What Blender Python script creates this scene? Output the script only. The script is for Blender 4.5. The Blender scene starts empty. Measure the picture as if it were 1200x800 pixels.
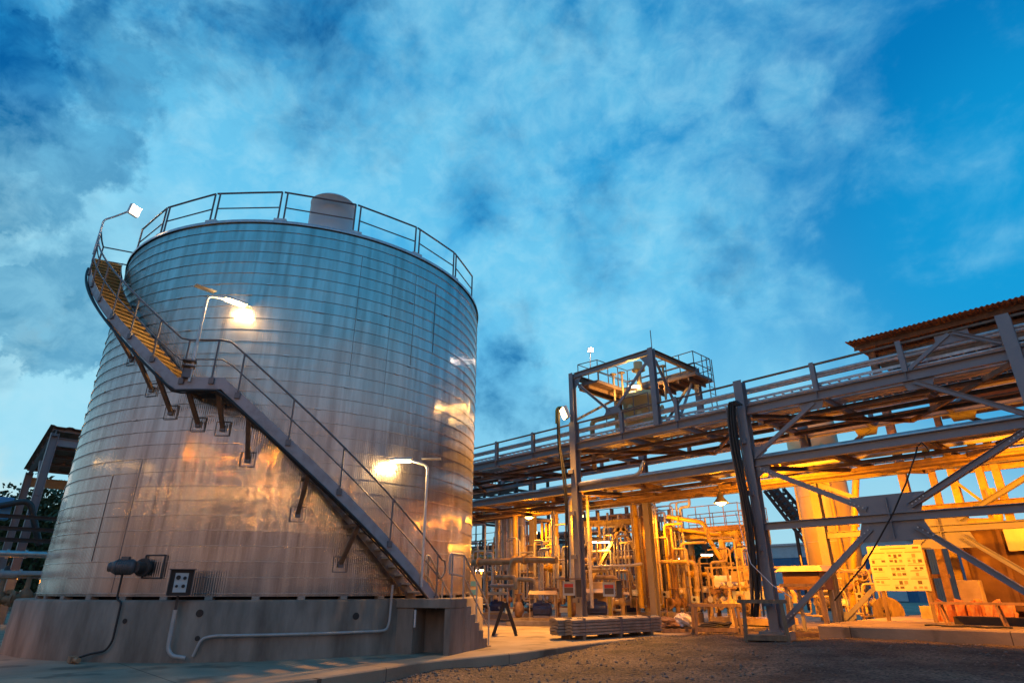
import bpy, math, random
from math import sin, cos, pi, radians
from mathutils import Vector, Matrix
V = Vector
random.seed(11)
SC = bpy.context.scene
COL = SC.collection

# ------------------------------------------------------------------ camera
F, CX, CY, EYE = 700.0, 600.0, 400.0, 1.4
PITCH = math.atan(290 / 700)
hn = math.hypot(.729, .6845)
HX, HY = -.729 / hn, .6845 / hn
FW = V((HX * cos(PITCH), HY * cos(PITCH), sin(PITCH)))
RT = V((HY, -HX, 0))
UP = V((-HX * sin(PITCH), -HY * sin(PITCH), cos(PITCH)))
cam_d = bpy.data.cameras.new('camera')
cam = bpy.data.objects.new('camera', cam_d)
COL.objects.link(cam)
cam_d.sensor_width = 36
cam_d.lens = 36 * F / 1200
cam_d.clip_end = 3000
M = Matrix((RT, UP, -FW)).transposed().to_4x4()
M.translation = V((0, 0, EYE))
cam.matrix_world = M
SC.camera = cam


def at(u, v, x=None, y=None, z=None):
    """where the sight line through a pixel of the survey photo meets a real plane"""
    d = FW + RT * ((u - CX) / F) + UP * ((CY - v) / F)
    if y is not None:
        t = y / d.y
    elif x is not None:
        t = x / d.x
    else:
        t = (z - EYE) / d.z
    return V((0, 0, EYE)) + d * t


# ------------------------------------------------------------------ materials
def mat(name, c, rough=.6, metal=0., c2=None, scale=3., lo=.4, hi=.65, bump=0., bscale=30., stretch=(1, 1, 1), rvar=0., detail=6):
    m = bpy.data.materials.new(name)
    m.use_nodes = True
    n, l = m.node_tree.nodes, m.node_tree.links
    b = n['Principled BSDF']
    b.inputs['Roughness'].default_value = rough
    b.inputs['Metallic'].default_value = metal
    b.inputs['Base Color'].default_value = (*c, 1)
    tc = n.new('ShaderNodeTexCoord')
    mp = n.new('ShaderNodeMapping')
    mp.inputs['Scale'].default_value = stretch
    l.new(tc.outputs['Object'], mp.inputs['Vector'])
    if c2:
        t = n.new('ShaderNodeTexNoise')
        t.inputs['Scale'].default_value = scale
        t.inputs['Detail'].default_value = detail
        t.inputs['Roughness'].default_value = .62
        l.new(mp.outputs[0], t.inputs['Vector'])
        r = n.new('ShaderNodeValToRGB')
        r.color_ramp.elements[0].position = lo
        r.color_ramp.elements[1].position = hi
        r.color_ramp.elements[0].color = (*c, 1)
        r.color_ramp.elements[1].color = (*c2, 1)
        l.new(t.outputs['Fac'], r.inputs[0])
        l.new(r.outputs[0], b.inputs['Base Color'])
        if rvar:
            mr = n.new('ShaderNodeMapRange')
            mr.inputs[3].default_value = rough - rvar
            mr.inputs[4].default_value = rough + rvar
            l.new(t.outputs['Fac'], mr.inputs[0])
            l.new(mr.outputs[0], b.inputs['Roughness'])
    if bump:
        t2 = n.new('ShaderNodeTexNoise')
        t2.inputs['Scale'].default_value = bscale
        t2.inputs['Detail'].default_value = 8
        l.new(mp.outputs[0], t2.inputs['Vector'])
        bm = n.new('ShaderNodeBump')
        bm.inputs['Strength'].default_value = bump
        bm.inputs['Distance'].default_value = .03
        l.new(t2.outputs['Fac'], bm.inputs['Height'])
        l.new(bm.outputs[0], b.inputs['Normal'])
    return m


def emit(name, c, s):
    m = bpy.data.materials.new(name)
    m.use_nodes = True
    b = m.node_tree.nodes['Principled BSDF']
    b.inputs['Base Color'].default_value = (.8, .8, .8, 1)
    b.inputs['Emission Color'].default_value = (*c, 1)
    b.inputs['Emission Strength'].default_value = s
    return m


steel = mat('painted_steel', (.25, .25, .285), .5, .15, (.31, .295, .31), 2.2, .35, .7, .12, 14, rvar=.1)
steel_rusty = mat('rusty_steel', (.17, .115, .085), .65, .1, (.26, .17, .11), 5, .42, .6, .2, 24)
dark = mat('dark_steel', (.05, .05, .055), .55, .2, (.085, .07, .06), 6, .4, .7)
stair_steel = mat('stair_steel', (.17, .165, .18), .5, .3, (.13, .085, .06), 7, .55, .72, .15, 40)
galv = mat('galvanised_steel', (.66, .68, .7), .42, .35, (.52, .54, .56), 9, .4, .6, rvar=.08)
alu = mat('aluminium_cladding', (.62, .62, .62), .36, .8, (.5, .49, .48), 4, .4, .65, rvar=.1)
pgrey = mat('grey_pipe_paint', (.42, .41, .41), .45, .1, (.34, .32, .30), 5, .45, .7)
pcream = mat('cream_pipe_paint', (.50, .40, .23), .40, 0, (.32, .22, .12), 3, .45, .68)
pyellow = mat('yellow_pipe_paint', (.56, .37, .04), .42, 0, (.36, .22, .04), 5, .5, .7)
tread_yellow = mat('ochre_tread', (.34, .205, .045), .6, 0, (.20, .12, .04), 6, .45, .68)  # ochre base colour for the treads of the upper flight
stringer_paint = mat('stringer_paint', (.36, .36, .40), .45, .15, (.27, .25, .26), 4, .45, .7, .15, 40)
dark_grey = mat('dark_grey_paint', (.12, .12, .13), .5, .1, (.08, .08, .085), 6)
prust = mat('rusted_pipe', (.24, .15, .09), .7, .1, (.34, .21, .12), 6, .4, .6, .2, 30)
cream = mat('cream_paint', (.64, .50, .24), .45, 0, (.54, .40, .17), 1.6, .5, .72)
white = mat('white_plastic', (.80, .80, .82), .45, 0, (.70, .70, .71), 1.5, .4, .7)
blue = mat('blue_motor_paint', (.025, .06, .22), .4, 0, (.02, .04, .13), 5)
black = mat('black_rubber', (.018, .018, .02), .55)
concrete = mat('concrete_slab', (.34, .28, .205), .85, 0, (.22, .175, .125), .55, .38, .64, .25, 18, detail=12)
plinthc = mat('plinth_concrete', (.31, .262, .22), .88, 0, (.13, .105, .085), 1.4, .36, .66, .3, 14, (1, 1, .28), detail=12)
blockc = mat('foundation_concrete', (.36, .33, .30), .88, 0, (.25, .22, .20), 3, .4, .65, .3, 20)
wood = mat('weathered_timber', (.27, .19, .12), .8, 0, (.16, .11, .075), 9, .4, .65, .3, 30, (1, 1, .3))
plank = mat('stacked_steel_sheet', (.33, .28, .24), .6, .1, (.22, .18, .15), 4, .4, .65)
roofm = mat('corrugated_roof', (.21, .10, .065), .7, .1, (.26, .14, .09), 3, .4, .6)
bluewall = mat('blue_wall_sheet', (.05, .17, .32), .6, 0, (.04, .13, .25), 2)
whitewall = mat('pale_wall_sheet', (.5, .58, .62), .6, 0, (.42, .5, .55), 2)
brown = mat('brown_container_paint', (.10, .05, .032), .6, .1, (.15, .08, .05), 2, .4, .65)
bark = mat('bark', (.07, .05, .035), .9, 0, (.04, .03, .02), 8)
leaf = mat('leaf_green', (.035, .06, .025), .7, 0, (.06, .09, .035), 1.2, .35, .65)
orange = mat('orange_mesh_plastic', (.50, .17, .07), .6, 0, (.62, .36, .2), 5)
def slab_detail(m, step):
    n, l = m.node_tree.nodes, m.node_tree.links
    b = n['Principled BSDF']; src = b.inputs['Base Color'].links[0].from_socket
    tc = n.new('ShaderNodeTexCoord'); sp = n.new('ShaderNodeSeparateXYZ'); l.new(tc.outputs['Object'], sp.inputs[0])
    fac = None
    for k in (0, 1):
        a = n.new('ShaderNodeMath'); a.operation = 'PINGPONG'; l.new(sp.outputs[k], a.inputs[0]); a.inputs[1].default_value = step / 2
        c = n.new('ShaderNodeMath'); c.operation = 'GREATER_THAN'; l.new(a.outputs[0], c.inputs[0]); c.inputs[1].default_value = .012
        if fac is None: fac = c.outputs[0]
        else:
            d = n.new('ShaderNodeMath'); d.operation = 'MULTIPLY'; l.new(fac, d.inputs[0]); l.new(c.outputs[0], d.inputs[1]); fac = d.outputs[0]
    mr = n.new('ShaderNodeMapRange'); mr.inputs[3].default_value = .3; mr.inputs[4].default_value = 1; l.new(fac, mr.inputs[0])
    # oil and water stains with hard-ish outlines
    t = n.new('ShaderNodeTexNoise'); t.inputs['Scale'].default_value = .9; t.inputs['Detail'].default_value = 6; l.new(tc.outputs['Object'], t.inputs['Vector'])
    m2 = n.new('ShaderNodeMapRange'); m2.inputs[1].default_value = .57; m2.inputs[2].default_value = .64; m2.inputs[3].default_value = 1; m2.inputs[4].default_value = .55; l.new(t.outputs['Fac'], m2.inputs[0])
    e = n.new('ShaderNodeMath'); e.operation = 'MULTIPLY'; l.new(mr.outputs[0], e.inputs[0]); l.new(m2.outputs[0], e.inputs[1])
    v = n.new('ShaderNodeVectorMath'); v.operation = 'SCALE'; l.new(src, v.inputs[0]); l.new(e.outputs[0], v.inputs['Scale'])
    l.new(v.outputs[0], b.inputs['Base Color'])


slab_detail(concrete, 3.6)
paper = mat('poster_sheet', (.72, .66, .50), .6, 0, (.66, .59, .43), 4)
ink = mat('print_dark', (.13, .10, .08), .7)
inkred = mat('print_red', (.55, .06, .04), .6)
tan = mat('tan_cabinet_paint', (.56, .45, .28), .5, 0, (.46, .36, .22), 3)
plastic = mat('clear_plastic_sheet', (.75, .75, .72), .25, 0, (.6, .6, .58), 12)
bluetag = mat('blue_label', (.10, .35, .62), .5)
lampglass = emit('sodium_lamp', (1, .56, .16), 34)
tubeglass = emit('fluorescent_tube', (1, .86, .62), 26)
whiteglass = emit('white_flood_glass', (1, .80, .58), 3)
warmglass = emit('warm_lamp_glass', (1, .70, .32), 26)
farglass = emit('mast_lamp_glass', (1, .46, .10), 190)
redglass = emit('beacon_glass', (1, .35, .25), 12)

# ---- tank cladding: fine corrugation of 52 mm pitch, sheets that tilt a little
def tank_material():
    m = bpy.data.materials.new('corrugated_cladding')
    m.use_nodes = True
    n, l = m.node_tree.nodes, m.node_tree.links
    b = n['Principled BSDF']
    tc = n.new('ShaderNodeTexCoord')
    sx = n.new('ShaderNodeSeparateXYZ')
    l.new(tc.outputs['Object'], sx.inputs[0])

    def mth(op, a, bb=None, c=None):
        q = n.new('ShaderNodeMath')
        q.operation = op
        for i, w in enumerate((a, bb, c)):
            if w is None:
                continue
            if isinstance(w, (int, float)):
                q.inputs[i].default_value = w
            else:
                l.new(w, q.inputs[i])
        return q.outputs[0]
    ang = mth('ARCTAN2', sx.outputs[1], sx.outputs[0])
    row = mth('FLOOR', mth('DIVIDE', mth('SUBTRACT', sx.outputs[2], .06), .335))
    # sheets about 2.4 m long, staggered from row to row
    shift = mth('MULTIPLY', mth('FRACT', mth('MULTIPLY', row, .618)), 1.0)
    col = mth('FLOOR', mth('ADD', mth('MULTIPLY', ang, 6.09 / 2.6), shift))
    cv = n.new('ShaderNodeCombineXYZ')
    l.new(row, cv.inputs[0])
    l.new(col, cv.inputs[1])
    wn = n.new('ShaderNodeTexWhiteNoise')
    wn.noise_dimensions = '3D'
    l.new(cv.outputs[0], wn.inputs['Vector'])
    sw = n.new('ShaderNodeSeparateColor')
    l.new(wn.outputs['Color'], sw.inputs[0])
    ns = n.new('ShaderNodeTexNoise')
    ns.inputs['Scale'].default_value = .75
    ns.inputs['Detail'].default_value = 3
    l.new(tc.outputs['Object'], ns.inputs['Vector'])
    mp = n.new('ShaderNodeMapping')
    mp.inputs['Scale'].default_value = (3.2, 3.2, .22)
    l.new(tc.outputs['Object'], mp.inputs['Vector'])
    st = n.new('ShaderNodeTexNoise')
    st.inputs['Scale'].default_value = 1.6
    st.inputs['Detail'].default_value = 8
    st.inputs['Roughness'].default_value = .65
    l.new(mp.outputs[0], st.inputs['Vector'])
    # colour: oxide patches and streaks below the seams
    r = n.new('ShaderNodeValToRGB')
    r.color_ramp.elements[0].position = .34
    r.color_ramp.elements[0].color = (.40, .37, .355, 1)
    r.color_ramp.elements[1].position = .62
    r.color_ramp.elements[1].color = (.63, .615, .60, 1)
    l.new(st.outputs['Fac'], r.inputs[0])
    mx = n.new('ShaderNodeMixRGB')
    mx.blend_type = 'MULTIPLY'
    mx.inputs[0].default_value = 1
    l.new(r.outputs[0], mx.inputs[1])
    g = mth('MULTIPLY_ADD', sw.outputs[0], .07, .92)
    cg = n.new('ShaderNodeCombineColor')
    for i in range(3):
        l.new(g, cg.inputs[i])
    l.new(cg.outputs[0], mx.inputs[2])
    # lap shadow painted into the colour as a dark line at each joint
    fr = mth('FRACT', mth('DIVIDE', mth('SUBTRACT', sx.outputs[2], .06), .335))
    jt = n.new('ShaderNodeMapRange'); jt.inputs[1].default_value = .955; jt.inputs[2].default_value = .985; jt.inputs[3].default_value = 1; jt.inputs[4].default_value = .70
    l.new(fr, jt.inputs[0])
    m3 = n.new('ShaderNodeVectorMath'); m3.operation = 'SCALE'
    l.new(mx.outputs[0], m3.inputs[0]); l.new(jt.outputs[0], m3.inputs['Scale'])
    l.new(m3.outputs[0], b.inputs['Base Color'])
    b.inputs['Metallic'].default_value = .98
    l.new(mth('ADD', mth('MULTIPLY_ADD', sw.outputs[1], .03, .05), mth('MULTIPLY', st.outputs['Fac'], .13)), b.inputs['Roughness'])
    # normal
    ge = n.new('ShaderNodeNewGeometry')
    k = mth('MULTIPLY', mth('SINE', mth('MULTIPLY', ang, 740.0)), .24)
    tx = mth('MULTIPLY', mth('SINE', ang), mth('MULTIPLY', k, -1))
    ty = mth('MULTIPLY', mth('COSINE', ang), k)
    tz = mth('ADD', mth('MULTIPLY', mth('SUBTRACT', ns.outputs['Fac'], .5), .07), mth('MULTIPLY', mth('SUBTRACT', sw.outputs[2], .5), .014))
    cx = n.new('ShaderNodeCombineXYZ')
    l.new(tx, cx.inputs[0]); l.new(ty, cx.inputs[1]); l.new(tz, cx.inputs[2])
    va = n.new('ShaderNodeVectorMath'); va.operation = 'ADD'
    l.new(ge.outputs['Normal'], va.inputs[0]); l.new(cx.outputs[0], va.inputs[1])
    vn = n.new('ShaderNodeVectorMath'); vn.operation = 'NORMALIZE'
    l.new(va.outputs[0], vn.inputs[0])
    l.new(vn.outputs[0], b.inputs['Normal'])
    # weathered sheet: a second, broad lobe from the oxide film
    gl = n.new('ShaderNodeBsdfGlossy'); gl.inputs['Roughness'].default_value = .48
    l.new(m3.outputs[0], gl.inputs['Color']); l.new(vn.outputs[0], gl.inputs['Normal'])
    ms = n.new('ShaderNodeMixShader'); ms.inputs[0].default_value = .22
    l.new(b.outputs[0], ms.inputs[1]); l.new(gl.outputs[0], ms.inputs[2])
    l.new(ms.outputs[0], n['Material Output'].inputs['Surface'])
    return m


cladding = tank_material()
strap = mat('steel_strap', (.62, .62, .62), .22, .95, (.35, .33, .32), 14, .5, .75)


def gravel_material():
    m = bpy.data.materials.new('gravel')
    m.use_nodes = True
    n, l = m.node_tree.nodes, m.node_tree.links
    b = n['Principled BSDF']
    b.inputs['Roughness'].default_value = .9
    tc = n.new('ShaderNodeTexCoord')
    vo = n.new('ShaderNodeTexVoronoi'); vo.inputs['Scale'].default_value = 26
    v2 = n.new('ShaderNodeTexVoronoi'); v2.inputs['Scale'].default_value = 9
    no = n.new('ShaderNodeTexNoise'); no.inputs['Scale'].default_value = .8; no.inputs['Detail'].default_value = 9
    for t in (vo, v2, no):
        l.new(tc.outputs['Object'], t.inputs['Vector'])
    r = n.new('ShaderNodeValToRGB')
    r.color_ramp.elements[0].position = .35; r.color_ramp.elements[0].color = (.032, .026, .021, 1)
    r.color_ramp.elements[1].position = .65; r.color_ramp.elements[1].color = (.115, .088, .067, 1)
    l.new(no.outputs['Fac'], r.inputs[0])
    s = n.new('ShaderNodeSeparateColor'); l.new(vo.outputs['Color'], s.inputs[0])
    mr = n.new('ShaderNodeMapRange'); mr.inputs[3].default_value = .35; mr.inputs[4].default_value = 1.9
    l.new(s.outputs[0], mr.inputs[0])
    mx = n.new('ShaderNodeVectorMath'); mx.operation = 'SCALE'
    l.new(r.outputs[0], mx.inputs[0]); l.new(mr.outputs[0], mx.inputs['Scale'])
    l.new(mx.outputs[0], b.inputs['Base Color'])
    bm = n.new('ShaderNodeBump'); bm.invert = True; bm.inputs['Strength'].default_value = 1; bm.inputs['Distance'].default_value = .03
    l.new(vo.outputs['Distance'], bm.inputs['Height'])
    b2 = n.new('ShaderNodeBump'); b2.invert = True; b2.inputs['Strength'].default_value = .8; b2.inputs['Distance'].default_value = .06
    l.new(v2.outputs['Distance'], b2.inputs['Height']); l.new(bm.outputs[0], b2.inputs['Normal'])
    l.new(b2.outputs[0], b.inputs['Normal'])
    return m


gravel = gravel_material()

# ------------------------------------------------------------------ mesh builder
INV = {}          # object name -> matrix world->local of its thing


class MB:
    def __init__(s):
        s.v, s.f, s.sm = [], [], []

    def add(s, vs, fs, smooth=False):
        o = len(s.v)
        s.v += [tuple(p) for p in vs]
        s.f += [tuple(i + o for i in f) for f in fs]
        s.sm += [smooth] * len(fs)
        return s

    def hexa(s, p):   # 8 points: bottom 0-3, top 4-7
        return s.add(p, [(3, 2, 1, 0), (4, 5, 6, 7), (0, 1, 5, 4), (1, 2, 6, 5), (2, 3, 7, 6), (3, 0, 4, 7)])

    def box(s, a, b):
        x0, y0, z0 = a; x1, y1, z1 = b
        return s.hexa([(x0, y0, z0), (x1, y0, z0), (x1, y1, z0), (x0, y1, z0), (x0, y0, z1), (x1, y0, z1), (x1, y1, z1), (x0, y1, z1)])

    def cbox(s, c, size, ax=None):
        """box round a centre, axes ax (three unit vectors)"""
        c = V(c)
        X, Y, Z = ax or (V((1, 0, 0)), V((0, 1, 0)), V((0, 0, 1)))
        X, Y, Z = X * size[0] / 2, Y * size[1] / 2, Z * size[2] / 2
        return s.hexa([c - X - Y - Z, c + X - Y - Z, c + X + Y - Z, c - X + Y - Z, c - X - Y + Z, c + X - Y + Z, c + X + Y + Z, c - X + Y + Z])

    def frame(s, p0, p1, up):
        d = (V(p1) - V(p0)); L = d.length; d /= L
        up = V(up)
        if abs(d.dot(up)) > .98:
            up = V((0, 1, 0)) if abs(d.y) < .9 else V((1, 0, 0))
        w = d.cross(up).normalized(); u = w.cross(d).normalized()
        return d, w, u, L

    def bar(s, p0, p1, w, h, up=(0, 0, 1)):
        d, W, U, L = s.frame(p0, p1, up)
        return s.cbox((V(p0) + V(p1)) / 2, (L, w, h), (d, W, U))

    def ibeam(s, p0, p1, h=.28, b=.2, up=(0, 0, 1), tf=.022, tw=.016):
        d, W, U, L = s.frame(p0, p1, up)
        c = (V(p0) + V(p1)) / 2
        s.cbox(c + U * (h - tf) / 2, (L, b, tf), (d, W, U))
        s.cbox(c - U * (h - tf) / 2, (L, b, tf), (d, W, U))
        return s.cbox(c, (L, tw, h - 2 * tf), (d, W, U))

    def channel(s, p0, p1, h=.2, b=.075, up=(0, 0, 1), t=.012, side=1):
        d, W, U, L = s.frame(p0, p1, up)
        c = (V(p0) + V(p1)) / 2
        s.cbox(c, (L, t, h), (d, W, U))
        for k in (-1, 1):
            s.cbox(c + U * k * (h - t) / 2 + W * side * (b + t) / 2, (L, b, t), (d, W, U))
        return s

    def tube(s, pts, r, n=10, cap=True):
        pts = [V(p) for p in pts]
        m = len(pts)
        ds = []
        for i in range(m):
            a = pts[max(0, i - 1)]; b = pts[min(m - 1, i + 1)]
            ds.append((b - a).normalized())
        u = ds[0].orthogonal().normalized()
        vs = []
        rr = r if isinstance(r, (list, tuple)) else [r] * m
        for i in range(m):
            u = (u - ds[i] * u.dot(ds[i]))
            u = u.normalized() if u.length > 1e-6 else ds[i].orthogonal().normalized()
            w = ds[i].cross(u)
            vs += [pts[i] + (u * cos(2 * pi * k / n) + w * sin(2 * pi * k / n)) * rr[i] for k in range(n)]
        fs = [(i * n + k, i * n + (k + 1) % n, (i + 1) * n + (k + 1) % n, (i + 1) * n + k) for i in range(m - 1) for k in range(n)]
        s.add(vs, fs, True)
        if cap:
            s.add(vs[:n], [tuple(range(n))[::-1]])
            s.add(vs[-n:], [tuple(range(n))])
        return s

    def pipe(s, pts, r, bend=None, n=10, seg=5):
        """tube with rounded corners"""
        pts = [V(p) for p in pts]
        bend = bend or r * 2.4
        out = [pts[0]]
        for i in range(1, len(pts) - 1):
            a, b, c = pts[i - 1], pts[i], pts[i + 1]
            d0, d1 = (a - b), (c - b)
            k = min(bend, d0.length * .45, d1.length * .45)
            p0, p1 = b + d0.normalized() * k, b + d1.normalized() * k
            for j in range(seg + 1):
                t = j / seg
                out.append(p0 * (1 - t) ** 2 + b * 2 * t * (1 - t) + p1 * t * t)
        out.append(pts[-1])
        return s.tube(out, r, n)

    def lathe(s, c, prof, n=48, axis=(0, 0, 1), smooth=True, close=True):
        c = V(c); A = V(axis).normalized(); u = A.orthogonal().normalized()
        if abs(A.z) > .99: u = V((1, 0, 0))
        w = A.cross(u)
        vs = []
        for r, h in prof:
            vs += [c + A * h + (u * cos(2 * pi * k / n) + w * sin(2 * pi * k / n)) * r for k in range(n)]
        m = len(prof)
        fs = [(i * n + k, i * n + (k + 1) % n, (i + 1) * n + (k + 1) % n, (i + 1) * n + k) for i in range(m - 1) for k in range(n)]
        s.add(vs, fs, smooth)
        if close:
            if prof[0][0] > 1e-4: s.add(vs[:n], [tuple(range(n))[::-1]])
            if prof[-1][0] > 1e-4: s.add(vs[-n:], [tuple(range(n))])
        return s

    def cyl(s, p0, p1, r, r1=None, n=14):
        p0, p1 = V(p0), V(p1)
        L = (p1 - p0).length
        return s.lathe(p0, [(r, 0), (r if r1 is None else r1, L)], n, p1 - p0)

    def prism(s, poly, ext):
        """planar 3-D polygon pushed along ext"""
        n = len(poly); e = V(ext)
        a = [V(p) for p in poly]; b = [p + e for p in a]
        fs = [tuple(range(n))[::-1], tuple(range(n, 2 * n))] + [(i, (i + 1) % n, n + (i + 1) % n, n + i) for i in range(n)]
        return s.add(a + b, fs)

    def build(s, name, m, parent=None, bevel=0):
        me = bpy.data.meshes.new(name)
        vs = s.v
        if parent is not None and parent.name in INV:
            I = INV[parent.name]
            vs = [tuple(I @ V(p)) for p in vs]
        me.from_pydata(vs, [], s.f)
        me.polygons.foreach_set('use_smooth', s.sm)
        me.update()
        o = bpy.data.objects.new(name, me)
        me.materials.append(m)
        COL.objects.link(o)
        if parent is not None:
            o.parent = parent
            if parent.name in INV:
                INV[o.name] = INV[parent.name]
        if bevel:
            b = o.modifiers.new('bevel', 'BEVEL'); b.width = bevel; b.segments = 2; b.limit_method = 'ANGLE'
        return o


def thing(name, label, cat, loc=(0, 0, 0), rz=0., group=None):
    o = bpy.data.objects.new(name, None)
    o.empty_display_size = .2
    COL.objects.link(o)
    o.location = loc
    o.rotation_euler = (0, 0, rz)
    o['label'] = label; o['category'] = cat
    if group: o['group'] = group
    INV[o.name] = (Matrix.Translation(V(loc)) @ Matrix.Rotation(rz, 4, 'Z')).inverted()
    return o


def tag(o, label, cat, group=None):
    o['label'] = label; o['category'] = cat
    if group: o['group'] = group
    return o


def struct(o):
    o['kind'] = 'structure'
    return o


def dup(root, loc, rz=0., label=None, scale=None):
    def cp(o, par):
        c = o.copy(); COL.objects.link(c); c.parent = par
        for ch in list(o.children): cp(ch, c)
        return c
    r = cp(root, None)
    r.location = loc; r.rotation_euler = (0, 0, rz)
    if scale: r.scale = scale
    if label: r['label'] = label
    return r


ORD = 'first second third fourth fifth sixth seventh eighth ninth tenth eleventh twelfth thirteenth fourteenth fifteenth sixteenth seventeenth eighteenth nineteenth twentieth'.split()


def lamp(kind, loc, power, color, parent, aim=None, size=.12, blend=.6, angle=150):
    power *= .8
    L = bpy.data.lights.new('lamp_light', kind)
    L.energy = power; L.color = color
    L.specular_factor = .4
    if kind == 'AREA':
        L.shape = 'DISK'; L.size = size
    else:
        L.shadow_soft_size = size
    if kind == 'SPOT':
        L.spot_size = radians(angle); L.spot_blend = blend
    o = bpy.data.objects.new('lamp_light', L)
    COL.objects.link(o)
    mw = Matrix.Translation(V(loc))
    if aim is not None:
        mw = mw @ V(aim).to_track_quat('-Z', 'Y').to_matrix().to_4x4()
    if parent is not None:
        o.parent = parent
        mw = INV[parent.name] @ mw
    o.matrix_local = mw
    return o


SOD = (1, .30, .003)
WARM = (1, .56, .19)

# ================================================================== THE SETTING
GZ = -.25
# gravel: a fine uneven patch near the camera inside one large sheet
from mathutils import noise as mn


def gbase(x, y):
    t = min(1, max(0, (y - 9) / 9.5)); q = min(1, max(0, (x + 9.5) / 2.2)); return GZ + (.235 + .12 * q) * t * t * (3 - 2 * t)


def gheight(x, y):
    h = gbase(x, y) - GZ + mn.noise(V((x * .22, y * .22, 3))) * .10 + mn.noise(V((x * .9, y * .9, 7))) * .035 + mn.noise(V((x * 2.6, y * 2.6, 1))) * .016
    for (mx, my, r, a) in MOUNDS:
        d = ((x - mx) ** 2 + (y - my) ** 2) / (r * r)
        if d < 9: h += a * math.exp(-d)
    return h


MOUNDS = [(at(520, 787, z=GZ).x, at(520, 787, z=GZ).y, .7, .06)]
for (u, v, r, a) in [(600, 790, .5, .07), (790, 768, .8, .09), (845, 758, .9, .10), (930, 752, .9, .07), (1060, 752, 1.2, .06), (700, 775, .6, .04)]:
    p = at(u, v, z=GZ)
    MOUNDS.append((p.x, p.y, r, a))
g = MB()
xs = [-400, -120, -40] + [-14 + i * .16 for i in range(150)] + [14, 20, 40, 120, 400]
ys = [-400, -120, -30] + [-3 + i * .17 for i in range(185)] + [32, 50, 120, 400, 1500]
vs = []
for y in ys:
    for x in xs:
        inside = -13.9 < x < 9.8 and -2.9 < y < 28.4
        vs.append((x, y, (GZ + gheight(x, y) * min(1, (y + 3) / 3)) if inside else gbase(x, y) - (.12 if y > 28 else 0)))
nx = len(xs)
g.add(vs, [(j * nx + i, j * nx + i + 1, (j + 1) * nx + i + 1, (j + 1) * nx + i) for j in range(len(ys) - 1) for i in range(nx - 1)], True)
struct(g.build('gravel_ground', gravel))

slab_poly = [(-10.6, -14), (-10.7, 2), (-10.75, 5.4), (-11.15, 7.0), (-11.55, 8.2), (-11.6, 10.9), (-12.2, 14.9), (-12.45, 19.2), (-12.4, 23.2), (-11.6, 25.6), (-10.2, 27.0), (-4.7, 27.6), (40, 27.9), (60, 110), (-90, 110), (-90, -14)]
g = MB()
g.prism([(x, y, -.6) for x, y in slab_poly], (0, 0, .6))
slab = struct(g.build('concrete_slab', concrete))
slab.modifiers.new('bevel', 'BEVEL').width = .025

SZ = .42          # the plant slab on the right stands higher
raised_poly = [(-8.15, 20.15), (-7.2, 20.05), (-3.3, 20.7), (1, 21.3), (40, 24), (40, 70), (-8.4, 70), (-8.4, 24)]
g = MB()
g.prism([(x, y, -.6) for x, y in raised_poly], (0, 0, .6 + SZ))
rs = struct(g.build('raised_slab', concrete))
rs.modifiers.new('bevel', 'BEVEL').width = .03

# loose stones strewn along the slab edge and over the gravel: nobody could count them
g = MB()
for i in range(2600):
    t = random.random()
    if i < 1100:
        k = random.randrange(1, 11); a, b = V((*slab_poly[k], 0)), V((*slab_poly[k + 1], 0))
        p = a.lerp(b, t); dirn = (b - a).normalized(); q = p + V((dirn.y, -dirn.x, 0)) * (abs(random.gauss(0, .35)) + .05)
    else:
        q = at(random.uniform(380, 1200), random.uniform(752, 800), z=GZ)
    r = random.choice((.012, .018, .018, .028, .04))
    z = GZ + gheight(q.x, q.y) + r * .3
    vv = []
    for (dx, dy, dz) in ((1, 0, 0), (-1, 0, 0), (0, 1, 0), (0, -1, 0), (0, 0, .7), (0, 0, -.7)):
        vv.append((q.x + dx * r * random.uniform(.6, 1.3), q.y + dy * r * random.uniform(.6, 1.3), z + dz * r * random.uniform(.6, 1.2)))
    g.add(vv, [(0, 2, 4), (2, 1, 4), (1, 3, 4), (3, 0, 4), (2, 0, 5), (1, 2, 5), (3, 1, 5), (0, 3, 5)])
st = g.build('loose_stones', mat('pale_stone', (.20, .17, .15), .9, 0, (.11, .10, .09), 6))
tag(st, 'small loose stones strewn over the dark gravel and along the slab edge', 'stones')
st['kind'] = 'stuff'

# ================================================================== TANK
TX, TY, R, TZ0, TZ1 = -19.94, 8.55, 6.09, 1.25, 11.0


def tp(a, r, z):
    a = radians(a)
    return V((TX + r * cos(a), TY + r * sin(a), z))


plinth = thing('tank_plinth', 'round weathered concrete plinth carrying the big metal tank', 'plinth', (TX, TY, 0))
g = MB()
g.lathe((TX, TY, 0), [(6.50, -.1), (6.50, 1.14), (6.46, 1.18), (5.6, 1.181)], 160)
g.build('ring_wall', plinthc, plinth)
for a in (-58.5, -43.2, -20.4):
    g = MB(); g.bar(tp(a, 6.498, .0), tp(a, 6.498, 1.13),   .006, .006, (cos(radians(a)), sin(radians(a)), 0)); g.build('form_joint', plinthc, plinth)
for (a, z) in [(-50, .78), (-36.3, .93), (-35.9, .45), (-7.2, .83)]:
    MB().cyl(tp(a, 6.46, z), tp(a, 6.512, z), .075 if z > .8 else .05, n=20).build('drain_hole', black, plinth)
for k in range(26):
    a = -110 + k * 9.2
    c = tp(a, 6.0, 1.215); q = radians(a)
    MB().cbox(c, (.2, .16, .07), (V((cos(q), sin(q), 0)), V((-sin(q), cos(q), 0)), V((0, 0, 1)))).build('chock', blockc, plinth)

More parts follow.
